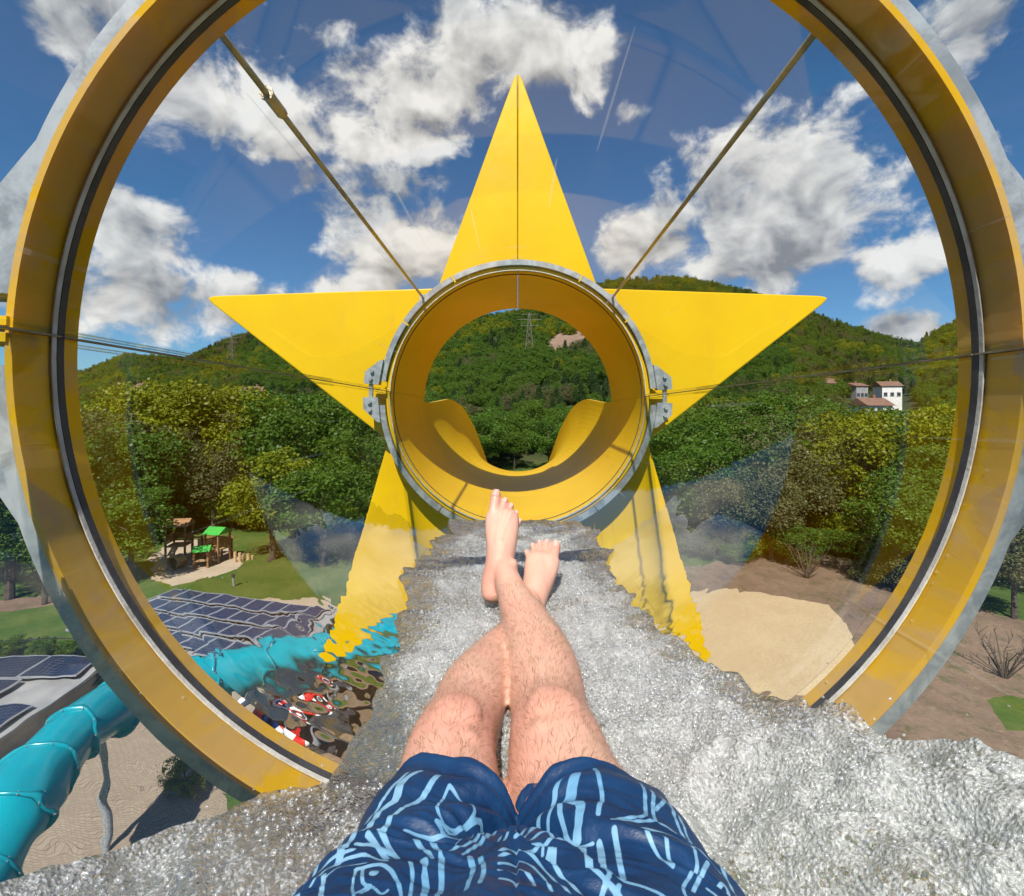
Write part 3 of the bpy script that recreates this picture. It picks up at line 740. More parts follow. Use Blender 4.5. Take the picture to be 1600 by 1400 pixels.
# ------------------------------------------------------------------ solar roofs
def panel_meshes(w, l):
    pm_ = MB().box((0, 0, .03), (w - .05, l - .05, .03)).mesh('solar_panel'); pm_.materials.append(M_SOLAR)
    f = MB()
    for s in (-1, 1): f.box((s * (w / 2 - .02), 0, .03), (.055, l, .045)); f.box((0, s * (l / 2 - .02), .03), (w - .112, .055, .043))
    fm = f.mesh('frame'); fm.materials.append(M_FRAME); return pm_, fm
def solar_building(name, label, origin, rz, W, D, h, slope, rows, cols, pw, pl, pitch, start, ribs=True, roofm=M_ROOFG):
    b = thing(name, label, 'building', origin, rz)
    MB().box((W / 2, -D / 2, h / 2 - .2), (W - .8, D - .8, h - .4)).build('wall', M_WALLB, b)
    roof = MB().box((W / 2, -D / 2, 0), (W, D, .12)).build('roof', roofm, b); roof.location = (0, 0, h); 
    tilt = math.atan(slope); roof.rotation_euler = (tilt, 0, 0)
    if ribs:
        rm = MB().box((0, -D / 2, .09), (.05, D - .02, .07)).mesh('rib'); rm.materials.append(roofm)
        for k in range(int(W / .45)): link('rib', rm, None, roof, loc=(.2 + k * .45, 0, 0))
    pmesh, fmesh = panel_meshes(pw, pl)
    for r in range(rows):
        for k in range(cols):
            x = start[0] + k * (pw + .03) + (.35 * (r % 2)); y = -start[1] - r * pitch
            if x + pw > W: continue
            o = link('solar_panel', pmesh, None, b); o.location = Vector((x + pw / 2, y, h)) + Vector((0, 0, .2 + y * slope)); o.rotation_euler = (tilt, 0, 0)
            link('frame', fmesh, None, o)
    return b
o = G(268, 926, 2.5)
solar_building('solar_building', 'low building whose grey ribbed roof carries rows of solar panels', (o.x, o.y, 0), R(-17), 12.0, 5.2, 2.6, .04, 4, 10, 1.16, 1.05, 1.28, (.5, .7))
o = G(128, 1046, 1.3)
solar_building('flat_roof_building', 'building with dark glazed roof panels in white frames beside the terrace', (o.x, o.y, 0), R(4), 12, 7.5, 1.3, .02, 4, 5, 2.3, 1.75, 1.85, (.1, .95), ribs=False)
bpy.data.objects['flat_roof_building'].location.x -= 11.2

# ------------------------------------------------------------------ teal tube slide
def smooth_path(pts, n):
    pts = [Vector(p) for p in pts]; out = []
    ext = [pts[0] * 2 - pts[1]] + pts + [pts[-1] * 2 - pts[-2]]
    for i in range(1, len(ext) - 2):
        for k in range(n):
            t = k / n; a, b, c, d = ext[i - 1:i + 3]
            out.append(.5 * ((2 * b) + (c - a) * t + (2 * a - 5 * b + 4 * c - d) * t * t + (3 * b - a - 3 * c + d) * t ** 3))
    out.append(pts[-1]); return out
tp = [P(-110, 1480, 8.6), P(-45, 1385, 9.6), P(15, 1285, 10.6), P(58, 1212, 11.8), P(115, 1148, 13.2), P(180, 1103, 14.8), P(255, 1074, 16.2), P(335, 1052, 17.4), P(420, 1036, 18.4), P(505, 1021, 19.4), P(620, 1003, 20.6), P(760, 985, 22.0)]
path = smooth_path(tp, 8)
teal = thing('teal_tube_slide', 'closed teal tube slide curving past the solar roof', 'water slide', (0, 0, 0))
seg = 8; rr0 = .72
for i in range(0, len(path) - 1, seg):
    q = path[i:i + seg + 1]
    if len(q) < 2: continue
    MB().tube(q, rr0, 28, False).build('tube_segment', M_TEAL, teal, True)
    d = (q[1] - q[0]).normalized()
    fl = MB().tube([q[0] - d * .05, q[0] - d * .045, q[0] + d * .045, q[0] + d * .05], [rr0, rr0 + .08, rr0 + .08, rr0], 28, False).build('flange', M_TEAL, teal, True)
    x = d.cross(Vector((0, 0, 1))).normalized(); y = x.cross(d)
    for k in range(10):
        a = k * 2 * math.pi / 10; c = q[0] + (x * math.cos(a) + y * math.sin(a)) * (rr0 + .05)
        MB().tube([c - d * .08, c + d * .08], .022, 6).build('bolt', M_STEEL, fl)
for i in (14, 38, 58, 74):
    p = path[i]; MB().tube([(p.x, p.y, 0), (p.x, p.y, p.z - rr0 + .02)], .13, 12).build('support_post', M_STEEL, teal)

# bright gear under the teal slide
def raft(px, py, z, m1, m2, r, label):
    p = G(px, py); t = thing('inflatable_ring', label, 'swim ring', (p.x, p.y, (r + .2) * math.sin(1.15) + .02), random.uniform(-.4, .4)); t.rotation_euler.x = 1.15
    n = 16
    for k in range(n):
        pts_ = [Vector((math.cos((k + j / 3) * 2 * math.pi / n) * r, math.sin((k + j / 3) * 2 * math.pi / n) * r, 0)) for j in range(4)]
        MB().tube(pts_, .2, 10, False).build('ring_section', m1 if (k // 2) % 2 else m2, t, True)
raft(425, 1152, 0, M_REDP, M_WHITEP, .6, 'red and white inflatable ring propped up under the teal slide')
raft(478, 1160, 0, M_REDP, M_WHITEP, .6, 'red and white inflatable ring propped up beside the dark crate')
raft(392, 1146, 0, M_BLUEP, M_WHITEP, .6, 'blue and white inflatable ring leaning by the solar building')
raft(452, 1146, 0, M_WHITEP, M_BLUEP, .5, 'white and pale blue inflatable ring standing between the red ones')
p = G(452, 1142); t = thing('canvas_awning', 'cream canvas awning stretched beside the teal slide', 'awning', (p.x, p.y, 0), -.2)
for sx in (-1, 1):
    for sy in (-1, 1): MB().tube([(sx * 1.0, sy * .45, 0), (sx * 1.0, sy * .45, 1.9)], .04, 8).build('post', M_WHITEP, t)
mb = MB(); MB().box((0, 0, 1.93), (2.2, 1.1, .06)).build('canopy', simple('cream_canvas', (.62, .54, .42), (.55, .48, .38), 2, .8), t)
p = G(520, 1160); t = thing('storage_crate', 'dark slatted crate beside the inflatable rings', 'crate', (p.x, p.y, 0), .3)
for k in range(5): MB().box((0, 0, .1 + k * .2), (1.6, 1.2, .16)).build('slat', M_BLACKP, t)
# dark rope fence behind the terrace
t = thing('rail_fence', 'low dark rail fence between the lawn strip and the terrace', 'fence', G(60, 1026))
e = G(150, 1024) - G(-80, 1034)
for k in range(9): MB().box(e * (k / 8 - .5) + Vector((0, 0, .4)), (.07, .07, .9)).build('post', M_BLACKP, t)
for z in (.35, .75): MB().bar(e * -.5 + Vector((0, 0, z)), e * .5 + Vector((0, 0, z)), .05).build('rail', M_BLACKP, t)

# ------------------------------------------------------------------ the yellow slide (local frame: origin at the camera, +Y along the tube)
AZ = .07; TR = .60; O3 = Vector((0, 0, CZ))
def rev(profile, a0=0, a1=360, n=96, closed=True):
    """revolve a (y, r) profile about the tube axis; angles from +X towards +Z"""
    full = abs(a1 - a0) >= 359.9
    A = [R(a0 + (a1 - a0) * k / n) for k in range(n if full else n + 1)]; k = len(profile); mb = MB()
    vs = [(r * math.cos(a), y, AZ + r * math.sin(a)) for a in A for y, r in profile]; fs = []
    for i in range(n):
        i2 = (i + 1) % len(A)
        for j in range(k if closed else k - 1):
            j2 = (j + 1) % k; fs.append((i * k + j, i * k + j2, i2 * k + j2, i2 * k + j))
    mb.add(vs, fs)
    if not full and closed:
        mb.f.append(tuple(range(k))); mb.f.append(tuple(len(A) * k - k + j for j in range(k))[::-1])
    return mb
def pol(a, r, y): return Vector((r * math.cos(R(a)), y, AZ + r * math.sin(R(a))))
SR, SL = 0.6, 177.2                     # angles of the long seams between upper and lower half shells

# clear tubes: thin half shells with lengthwise seams
def clear_tube(y0, y1, label):
    t = thing('clear_tube', label, 'slide tube', O3)
    n = 40
    prof = [(y0 + (y1 - y0) * k / n, TR) for k in range(n + 1)]
    rev(prof, SR, SL, 72, False).build('upper_shell', M_CLEAR, t, True)
    rev(prof, SL, 360 + SR, 80, False).build('lower_shell', M_CLEAR, t, True)
    for a in (SR, SL):
        M = Matrix.Rotation(-R(a), 3, 'Y'); c = pol(a, TR + .001, (y0 + y1) / 2)
        MB().box(c, (.014, y1 - y0, .0022), M).build('seam_gasket', M_GASKET, t)
        for s in (-1, 1):
            c2 = pol(a + s * .75, TR + .012, (y0 + y1) / 2); MB().box(c2, (.020, y1 - y0, .004), M).build('joint_flange', M_CLEAR, t)
    return t
clear_tube(-1.5, .640, 'clear acrylic tube round the rider, behind the yellow collar')
clear_tube(.644, 2.326, 'clear acrylic tube between the yellow collar and the yellow star')

# collar
col = thing('yellow_collar', 'big yellow collar ring with black seal joining two clear tubes', 'collar', O3)
for nm, a0, a1 in (('upper_band', SR + .12, SL - .12), ('lower_band', SL + .12, 360 + SR - .12)):
    b = rev([(.586, .603), (.586, .612), (.592, .6185), (.664, .6185), (.673, .612), (.673, .603)], a0, a1, 80).build(nm, M_YD, col, True)
    b.data.polygons.foreach_set('use_smooth', [False] * len(b.data.polygons))
    for a, s in ((a0, 1), (a1, -1)):
        M = Matrix.Rotation(-R(a), 3, 'Y'); MB().box(pol(a + s * .75, .65, .62), (.085, .075, .011), M).build('joint_flange', M_Y, b)
rev([(.637, .5968), (.637, .5988), (.6465, .5988), (.6465, .5968)], 0, 360, 128).build('black_seal', M_RUBBER, col)
rev([(.6305, .5972), (.6305, .5990), (.6362, .5990), (.6362, .5972)], 0, 360, 128).build('white_sealant_bead', M_SEALW, col)
for nm, a0, a1 in (('steel_hoop', SR + 4, SL - 4), ('steel_hoop', SL + 4, 360 + SR - 4)):
    h = rev([(.589, .6145), (.589, .632), (.594, .632), (.594, .624), (.640, .624), (.640, .6195), (.596, .6192)], a0, a1, 80).build(nm, M_STEEL, col)
    for k in range(1, 12):
        a = a0 + (a1 - a0) * k / 12; MB().box(pol(a, .6315, .612), (.016, .03, .004), Matrix.Rotation(-R(a), 3, 'Y') @ Matrix.Rotation(R(90), 3, 'Y')).build('stiffener', M_STEEL, h)
for a, s in ((SL, 1), (SR, -1)):
    for up in (1, -1):
        c0 = a - s * up * 4.0; c1 = a - s * up * 24
        pts = [pol(c0, .625, 0), pol(c0, .70, 0), pol(a - s * up * 9, .71, 0), pol(a - s * up * 15, .665, 0), pol(c1, .6325, 0), pol(c1, .622, 0), pol((c0 + c1) / 2, .623, 0)]
        mb = MB(); n = len(pts); mb.add([(p.x, .5965, p.z) for p in pts] + [(p.x, .606, p.z) for p in pts], [tuple(range(n)), tuple(range(n, 2 * n))[::-1]] + [(i, n + i, n + (i + 1) % n, (i + 1) % n) for i in range(n)])
        g_ = mb.build('bracket_plate', M_STEEL, col)
        MB().box(pol(a - s * up * 4.2, .665, .63), (.075, .06, .008), Matrix.Rotation(-R(a), 3, 'Y')).build('clamp_plate', M_STEEL, g_)
        for k in (0, 1):
            q = pol(a - s * up * (6.5 + k * 3.5), .665 + .012 * k, .5955); MB().tube([q, q - Vector((0, .011, 0))], .0085, 6).build('bolt', M_STEEL, g_)

# exit tube behind the star
ex = thing('yellow_exit_tube', 'short yellow tube running through the middle of the star', 'slide tube', O3)
for nm, a0, a1 in (('upper_half', SR + .05, 89.85), ('upper_half', 90.15, SL - .05), ('lower_half', SL + .05, 360 + SR - .05)):
    rev([(2.328, .600), (2.328, .622), (2.36, .628), (3.16, .628), (3.16, .600), (3.16, .600), (2.9, .600), (2.6, .600)], a0, a1, 72).build(nm, M_Y, ex)
rev([(2.372, .5975), (2.372, .601), (2.378, .601), (2.378, .5975)], 0, 360, 96).build('joint_line', M_RUBBER, ex)
rev([(2.318, .602), (2.318, .606), (2.3265, .606), (2.3265, .602)], 0, 360, 96).build('sealant_bead', M_SEALW, ex)
segs = [(4, 35), (35.6, 62), (62.6, 118), (118.6, 146), (146.6, 173)]
for a0, a1 in segs + [(183, 235), (235.5, 305), (305.5, 357)]:
    rev([(2.306, .625), (2.306, .650), (2.312, .650), (2.312, .632), (2.37, .632), (2.37, .626)], a0, a1, 28).build('steel_hoop', M_STEEL, ex)
for a, s in ((SL, 1), (SR, -1)):
    for up in (1, -1):
        c0 = a - s * up * 2.6
        pts = [pol(c0, .652, 0), pol(c0, .722, 0), pol(a - s * up * 7, .722, 0), pol(a - s * up * 12.5, .665, 0), pol(a - s * up * 13, .652, 0)]
        mb = MB(); n = len(pts); mb.add([(p.x, 2.290, p.z) for p in pts] + [(p.x, 2.335, p.z) for p in pts], [tuple(range(n)), tuple(range(n, 2 * n))[::-1]] + [(i, n + i, n + (i + 1) % n, (i + 1) % n) for i in range(n)])
        b = mb.build('bracket', M_STEEL, ex)
        for k in (0, 1):
            q = pol(a - s * up * (4.5 + 3 * k), .69, 2.29); MB().tube([q, q - Vector((0, .014, 0))], .009, 6).build('bolt', M_STEEL, b)
    q = pol(a, .69, 2.31); MB().tube([q - Vector((0, 0, .035)), q + Vector((0, 0, .035))], .011, 8).build('clamp_bolt', M_STEEL, ex)
    MB().box(pol(a, .665, 2.33), (.09, .04, .022), Matrix.Rotation(-R(a), 3, 'Y')).build('joint_flange', M_Y, ex)
MB().tube([(0, 2.9, -CZ), (0, 2.9, -.56)], .17, 16).build('support_column', M_STEEL, ex)
MB().box((0, 2.9, -.60), (.9, .25, .09)).build('cradle', M_STEEL, ex)

# open chute after the tube
def chute():
    t = thing('open_chute', 'open yellow half pipe dropping away beyond the exit tube', 'water slide', O3)
    ctr = [(3.161, 0), (3.7, .0), (4.3, -.01), (4.9, -.05), (5.6, -.15), (6.6, -.35), (7.6, -.62), (8.8, -.95), (10.2, -1.36), (11.8, -1.85), (13.6, -2.5), (15.6, -3.4), (17.5, -4.4)]
    path_ = smooth_path([(0, y, z) for y, z in ctr], 5)
    na = 48
    def surf(off, fl=0.0):
        vs = []
        for i, p in enumerate(path_):
            d = (path_[min(i + 1, len(path_) - 1)] - path_[max(i - 1, 0)]).normalized(); up = Vector((1, 0, 0)).cross(d)
            k = max(0, min(1, (p.y - 3.3) / .9)); k = k * k * (3 - 2 * k)
            lift = 4.5 * k
            for j in range(na + 1):
                a = R(180 - lift + (180 + 2 * lift) * j / na); r = TR + off
                wob = .035 * k * max(0, abs(math.cos(a)) - .6) / .4
                vs.append(p + Vector((0, 0, AZ)) + Vector((math.cos(a) * (r - wob), 0, 0)) + up * (math.sin(a) * r))
        return vs
    vi, vo = surf(0), surf(.02); n = len(path_); m = na + 1
    for s0 in range(0, n - 1, 15):
        s1 = min(n - 1, s0 + 15); mb = MB(); rows = s1 - s0 + 1
        V = vi[s0 * m:(s1 + 1) * m] + vo[s0 * m:(s1 + 1) * m]; fs = []; q = rows * m
        for i in range(rows - 1):
            for j in range(na):
                a = i * m + j; fs.append((a, a + m, a + m + 1, a + 1)); fs.append((q + a, q + a + 1, q + a + m + 1, q + a + m))
            for j in (0, na): a = i * m + j; fs.append((a, q + a, q + a + m, a + m))
        for i in (0, rows - 1):
            for j in range(na): a = i * m + j; fs.append((a, a + 1, q + a + 1, q + a))
        mb.add(V, fs); o_ = mb.build('chute_section', M_Y, t)
        import bmesh
        bm = bmesh.new(); bm.from_mesh(o_.data); bmesh.ops.recalc_face_normals(bm, faces=bm.faces); bm.to_mesh(o_.data); bm.free()
    for y, z in ((6.6, -.35), (10.2, -1.36), (15.6, -3.4)): MB().tube([(0, y, -CZ), (0, y, z + AZ - TR - .03)], .12, 12).build('support_column', M_STEEL, t)
chute()

# star of ten half-arm panels
st = thing('yellow_star', 'huge yellow five-pointed star standing round the exit of the clear tube', 'star', O3)
SY = 2.42; RO, RI, RH = 1.605, .672, .6295
def star_panel(left_pts):
    n = len(left_pts); mb = MB()
    f0 = [(p.x, SY, p.z) for p in left_pts]; f1 = [(p.x, SY + .03, p.z) for p in left_pts]
    mb.add(f0 + f1, [tuple(range(n)), tuple(range(n, 2 * n))[::-1]] + [(i, n + i, n + (i + 1) % n, (i + 1) % n) for i in range(n)])
    o_ = mb.build('arm_panel', M_Y, st)
    bv = o_.modifiers.new('edge', 'BEVEL'); bv.width = .006; bv.segments = 2; bv.limit_method = 'ANGLE'
def half_arm(a_t, s, ga):
    a_i = a_t + 36 * s
    return [pol(a_t + ga + (a_i - a_t - ga) * j / 8, RH, 0) for j in range(9)] + [pol(a_i, RI, 0), pol(a_t + .9 * s, RO - .04, 0), pol(a_t + .4 * s, RO - .012, 0)]
for s_ in (-1, 1): star_panel(half_arm(90, s_, .10 * s_) + [pol(90 + .06 * s_, RO - .003, 0)])
for k in range(1, 5):
    a_t = 90 + 72 * k
    star_panel(half_arm(a_t, 1, 0) + [pol(a_t, RO, 0)] + half_arm(a_t, -1, 0)[:0:-1])
for k in range(5):
    a = 90 + 72 * k; MB().bar(pol(a, .64, SY + .06), pol(a, 1.45, SY + .06), .05).build('back_rib', M_STEEL, st)

# tie rods
for s, lab in ((-1, 'thin tie rod with a turnbuckle running from collar to star'), (1, 'thin plain tie rod running from collar to star')):
    a0 = 90 - s * 41.8; a1 = 90 - s * 43.4
    p0 = pol(a0, .645, .615); p1 = pol(a1, .648, 2.335)
    t = thing('tie_rod', lab, 'tie rod', O3)
    MB().tube([p0, p1], .0056, 10).build('rod', M_ROD, t, True)
    d = (p1 - p0).normalized()
    if s < 0:
        q = p0.lerp(p1, .135); MB().tube([q, q + d * .055], .0105, 8).build('turnbuckle', M_ROD, t)
        MB().tube([q - d * .004, q + d * .002], .0125, 8).build('nut', M_ROD, t)
    MB().box(p1 - d * .01, (.035, .02, .035)).build('end_lug', M_STEEL, t); MB().box(p0, (.025, .02, .04)).build('end_lug', M_STEEL, t)

# rear yellow tube the rider came from
rt = thing('yellow_entry_tube', 'closed yellow tube the clear tube leads out of', 'slide tube', O3)
rev([(-4.0, .602), (-4.0, .625), (-1.5, .625), (-1.5, .602)], 0, 360, 64).build('tube_wall', M_Y, rt)
rev([(-1.53, .626), (-1.53, .655), (-1.5, .655), (-1.5, .626)], 0, 360, 64).build('steel_hoop', M_STEEL, rt)
MB().tube([(0, -2.6, -CZ), (0, -2.6, -.55)], .17, 16).build('support_column', M_STEEL, rt)

# ------------------------------------------------------------------ water in the tube
YL = [-.9, -.3, .25, .38, .5, .63, .8, 1.25, 2.07, 2.32]
ZL = [-.36, -.35, -.36, -.372, -.42, -.474, -.465, -.450, -.455, -.515]; ZRt = [-.30, -.28, -.28, -.30, -.34, -.39, -.425, -.448, -.470, -.516]
def build_water():
    ny, nx = 760, 250
    Y = np.linspace(-.9, 2.315, ny)[:, None]; S = np.linspace(-1, 1, nx)[None, :]
    zl = np.interp(Y, YL, ZL); zr = np.interp(Y, YL, ZRt); rr = .5955
    zl = zl + (.030 + .03 * np.clip((Y - .7) / .3, 0, 1)) * (fbm(Y / .16 + 3, Y * 0 + 7, 4, .6) - .5) * np.clip((2.3 - Y) / .3, 0, 1); zr = zr + (.040 + .02 * np.clip((Y - .7) / .3, 0, 1)) * (fbm(Y / .16 + 40, Y * 0 + 19, 4, .6) - .5) * np.clip((2.3 - Y) / .3, 0, 1)
    xl = -np.sqrt(rr ** 2 - (zl - AZ) ** 2); xr = np.sqrt(rr ** 2 - (zr - AZ) ** 2)
    u = (S + 1) / 2; X = xl + (xr - xl) * u; Z = zl + (zr - zl) * u
    k = np.clip((zl + zr) / 2 + .457, 0, 1); Z = Z - k * (1 - S ** 2)
    near = np.clip((1.25 - Y) / .6, 0, 1); right = np.clip(.5 + X * 1.6, .3, 1.25)
    amp = (.018 + .042 * near * right) * np.clip((2.36 - Y) / .25, .25, 1)
    w = fbm(X / .13 + 9 + Y * 1.2, Y / .22 + 31, 6, .58) - .5
    ridg = .5 - np.abs(fbm(X / .07 + 3, Y / .11 + 77, 4, .55) - .5) * 2
    Z = Z + amp * (w * 1.7 + (ridg - .2) * .7)
    Yb = np.broadcast_to(Y, X.shape)
    q = np.hypot(X, Z - AZ); sc = np.where(q > rr, rr / q, 1); X = X * sc; Z = AZ + (Z - AZ) * sc
    foam = .66 + (fbm(X / .2 + 5, Yb / .3 + 8, 5, .6) - .5) * 1.5 + .18 * np.clip(X * 2.5 + .3, -.3, 1)
    foam -= .18 * np.clip((-X - .1) / .2, 0, 1) * np.clip((.7 - Yb) / .3, 0, 1)
    foam -= .70 * np.clip((np.abs(S) - .62) / .3, 0, 1) * np.clip((Yb - .5) / .2, 0, 1)
    foam -= .35 * np.exp(-(((X + .26) / .1) ** 2 + ((Yb - .66) / .18) ** 2))
    foam -= .9 * np.clip((Yb - 1.75 + .5 * (fbm(X / .09, Yb / .09, 3) - .5)) / .35, 0, 1)
    V = np.stack([X, Yb, Z], -1).reshape(-1, 3)
    me = np_mesh('water', V, grid_faces(ny, nx)[:, ::-1], {'foam': foam.ravel()})
    o_ = link('water', me, M_WATER, smooth=True); o_.location = O3
    tag(o_, 'white churning water flowing along the bottom of the clear tube', kind='structure')
    # thin running film on the tube wall above the stream
    def film(na, nb, aa, ab_, y0, y1, cov_fn, amp_fn, lab):
        A = np.radians(np.linspace(aa, ab_, na))[:, None]; Y2 = np.linspace(y0, y1, nb)[None, :]
        rip = (fbm(A * 8 + 2, Y2 / .05 + 4, 3, .45) - .5) + .55 * (fbm(A * 22 + 9, Y2 / .03 + 14, 2) - .5)
        cov = np.clip(cov_fn(A, Y2) * 1.15 + (fbm(A * 5 + 1, Y2 / .12 + 6, 4) - .5) * .5, 0, 1) * np.clip((Y2 - y0) / .03, 0, 1) * np.clip((y1 - Y2) / .02, 0, 1)
        th = .0002 + cov * (.0006 + .0034 * np.clip(rip + .45, 0, 1.5) * amp_fn(A, Y2))
        def pts(r): return np.stack([r * np.cos(A), np.broadcast_to(Y2, r.shape), AZ + r * np.sin(A)], -1).reshape(-1, 3)
        ri = .5985 - th; ro = np.full_like(ri, .5985)
        f = grid_faces(na, nb); V = np.concatenate([pts(ri), pts(ro)]); q = na * nb
        wet = (cov.ravel() > .03)[f].all(1); f = f[wet]; Fq = np.concatenate([f[:, ::-1], f + q])
        used = np.zeros(2 * q, bool); used[Fq.ravel()] = True; remap = np.cumsum(used) - 1
        me = np_mesh('water_film', V[used], remap[Fq]); o2 = link('water_film', me, M_FILM, smooth=True); o2.location = O3
        p0 = me.polygons[0]
        if p0.normal.dot(Vector(p0.center) - Vector((0, p0.center.y, AZ))) > 0: me.flip_normals()
        tag(o2, lab, kind='structure')
    film(330, 360, 212, 328, .675, 1.75, lambda A, Y: np.clip((1.01 - np.abs(A - np.radians(270))) / .45, 0, 1) * np.clip((1.62 - Y) / .7, 0, 1),
         lambda A, Y: np.clip((1.45 - Y) / .6, .10, 1) * np.clip((.84 - np.abs(A - np.radians(270))) / .34, .06, 1), 'thin rippling water film on the lower wall between collar and star')
    film(170, 130, 200, 258, .22, .580, lambda A, Y: np.clip((A - np.radians(203)) / .25, 0, 1), lambda A, Y: .35 * np.clip((A - np.radians(206)) / .5, .05, 1) + Y * 0, 'thin rippling water film on the left wall beside the rider')
    # flying drops
    g = np.random.default_rng(3); mb = MB()
    ico = [(0, 0, 1), (.89, 0, .45), (.28, .85, .45), (-.72, .53, .45), (-.72, -.53, .45), (.28, -.85, .45), (.72, .53, -.45), (-.28, .85, -.45), (-.89, 0, -.45), (-.28, -.85, -.45), (.72, -.53, -.45), (0, 0, -1)]
    icf = [(0, 1, 2), (0, 2, 3), (0, 3, 4), (0, 4, 5), (0, 5, 1), (1, 6, 2), (2, 7, 3), (3, 8, 4), (4, 9, 5), (5, 10, 1), (6, 7, 2), (7, 8, 3), (8, 9, 4), (9, 10, 5), (10, 6, 1), (11, 7, 6), (11, 8, 7), (11, 9, 8), (11, 10, 9), (11, 6, 10)]
    Zr = Z.reshape(ny, nx); Xr = X.reshape(ny, nx)
    iv = np.array(ico); it = np.array(icf)
    def drops(n, hh, smin, smax, name, m, lab, ylim):
        i = g.integers(ylim[0], ylim[1], n); j = g.integers(6, nx - 6, n); fm = foam[i, j]
        ok = g.random(n) < np.clip(fm + .25, .05, 1); i, j = i[ok], j[ok]; n = len(i)
        yy_ = Y[i, 0]; h = np.abs(g.normal(size=n)) * hh * np.where(yy_ < .9, 1.6, .7); sz = g.uniform(smin, smax, n) * np.where(g.random(n) < .06, 1.7, 1)
        c = np.stack([Xr[i, j] + g.normal(size=n) * .001, yy_ + g.normal(size=n) * .001, Zr[i, j] + h], 1)
        V = (c[:, None, :] + iv[None] * sz[:, None, None]).reshape(-1, 3); Fq = (it[None] + (np.arange(n) * 12)[:, None, None]).reshape(-1, 3)
        o_ = link(name, np_mesh(name, V, Fq), m, None, True); o_.location = O3; tag(o_, lab, kind='stuff')
    drops(1500, .016, .0006, .0018, 'spray', M_BUBBLE, 'fine spray drops flying above the churning water', (260, ny - 60))
    drops(26000, .0008, .0008, .0026, 'bubbles', M_BUBBLE, 'white bubbles crowding the surface of the churning water', (215, ny - 90))
build_water()

# ------------------------------------------------------------------ the rider
def loft(mb, secs, n=20, lat=Vector((1, 0, 0)), sub=4):
    """closed tapering body section; secs = (x, y, z, half width, half thickness)"""
    pos = smooth_path([s[:3] for s in secs], sub); ab = smooth_path([(s[3], s[4], 0) for s in secs], sub)
    rings = []
    N = len(pos)
    for i, p in enumerate(pos):
        t = (pos[min(i + 1, N - 1)] - pos[max(i - 1, 0)]).normalized(); x = (lat - t * lat.dot(t)).normalized(); y = t.cross(x)
        rings.append((p, t, x, y, ab[i][0], ab[i][1]))
    full = []
    p, t, x, y, a, b = rings[0]
    for s in (.35, .75): full.append((p - t * b * .8 * math.sqrt(1 - s * s), x, y, a * s, b * s))
    full += [(p, x, y, a, b) for p, t, x, y, a, b in rings]
    p, t, x, y, a, b = rings[-1]
    for s in (.75, .35): full.append((p + t * b * .8 * math.sqrt(1 - s * s), x, y, a * s, b * s))
    V = [p + x * (math.cos(2 * math.pi * k / n) * a) + y * (math.sin(2 * math.pi * k / n) * b) for p, x, y, a, b in full for k in range(n)]
    m = len(full); fs = [(i * n + k, i * n + (k + 1) % n, (i + 1) * n + (k + 1) % n, (i + 1) * n + k) for i in range(m - 1) for k in range(n)]
    fs += [tuple(range(n))[::-1], tuple((m - 1) * n + k for k in range(n))]
    mb.add(V, fs)
def remesh(mb, voxel, smooth_it, fac=.5, sub=0):
    o_ = mb.build('tmp', None); md = o_.modifiers.new('r', 'REMESH'); md.mode = 'VOXEL'; md.voxel_size = voxel
    sm = o_.modifiers.new('s', 'SMOOTH'); sm.iterations = smooth_it; sm.factor = fac
    if sub: sb = o_.modifiers.new('u', 'SUBSURF'); sb.levels = sub
    dg = bpy.context.evaluated_depsgraph_get(); me = bpy.data.meshes.new_from_object(o_.evaluated_get(dg)); bpy.data.objects.remove(o_); return me
def coords(me):
    a = np.empty(len(me.vertices) * 3, np.float32); me.vertices.foreach_get('co', a); return a.reshape(-1, 3)
def normals(me):
    a = np.empty(len(me.vertices) * 3, np.float32); me.vertices.foreach_get('normal', a); return a.reshape(-1, 3)

RLEG = [(.105, .10, -.43, .10, .095), (.100, .30, -.435, .092, .088), (.066, .50, -.437, .076, .073), (.053, .56, -.432, .068, .066), (.046, .625, -.424, .060, .062), (.043, .70, -.434, .056, .056),
        (.043, .78, -.438, .060, .058), (.038, .86, -.436, .061, .056), (.020, .98, -.428, .051, .048), (-.004, 1.07, -.412, .038, .040), (-.022, 1.135, -.392, .031, .036), (-.034, 1.175, -.372, .030, .032)]
LLEG = [(-.105, .10, -.43, .10, .095), (-.098, .30, -.437, .090, .086), (-.072, .50, -.440, .068, .070), (-.076, .56, -.436, .061, .064), (-.079, .62, -.430, .057, .060), (-.072, .70, -.442, .054, .055),
        (-.063, .80, -.452, .057, .056), (-.040, .92, -.464, .048, .047), (-.006, 1.05, -.474, .036, .038), (.014, 1.13, -.470, .030, .034), (.028, 1.175, -.452, .029, .031)]
RFOOT = [(-.060, 1.150, -.424, .026, .026), (-.056, 1.168, -.405, .032, .036), (-.046, 1.190, -.370, .034, .040), (-.041, 1.215, -.335, .037, .034), (-.040, 1.245, -.295, .043, .025), (-.040, 1.268, -.262, .043, .017)]
LFOOT = [(.022, 1.160, -.502, .026, .024), (.027, 1.172, -.487, .031, .034), (.038, 1.200, -.455, .034, .036), (.050, 1.228, -.424, .038, .030), (.060, 1.256, -.395, .044, .022), (.066, 1.276, -.374, .044, .016)]
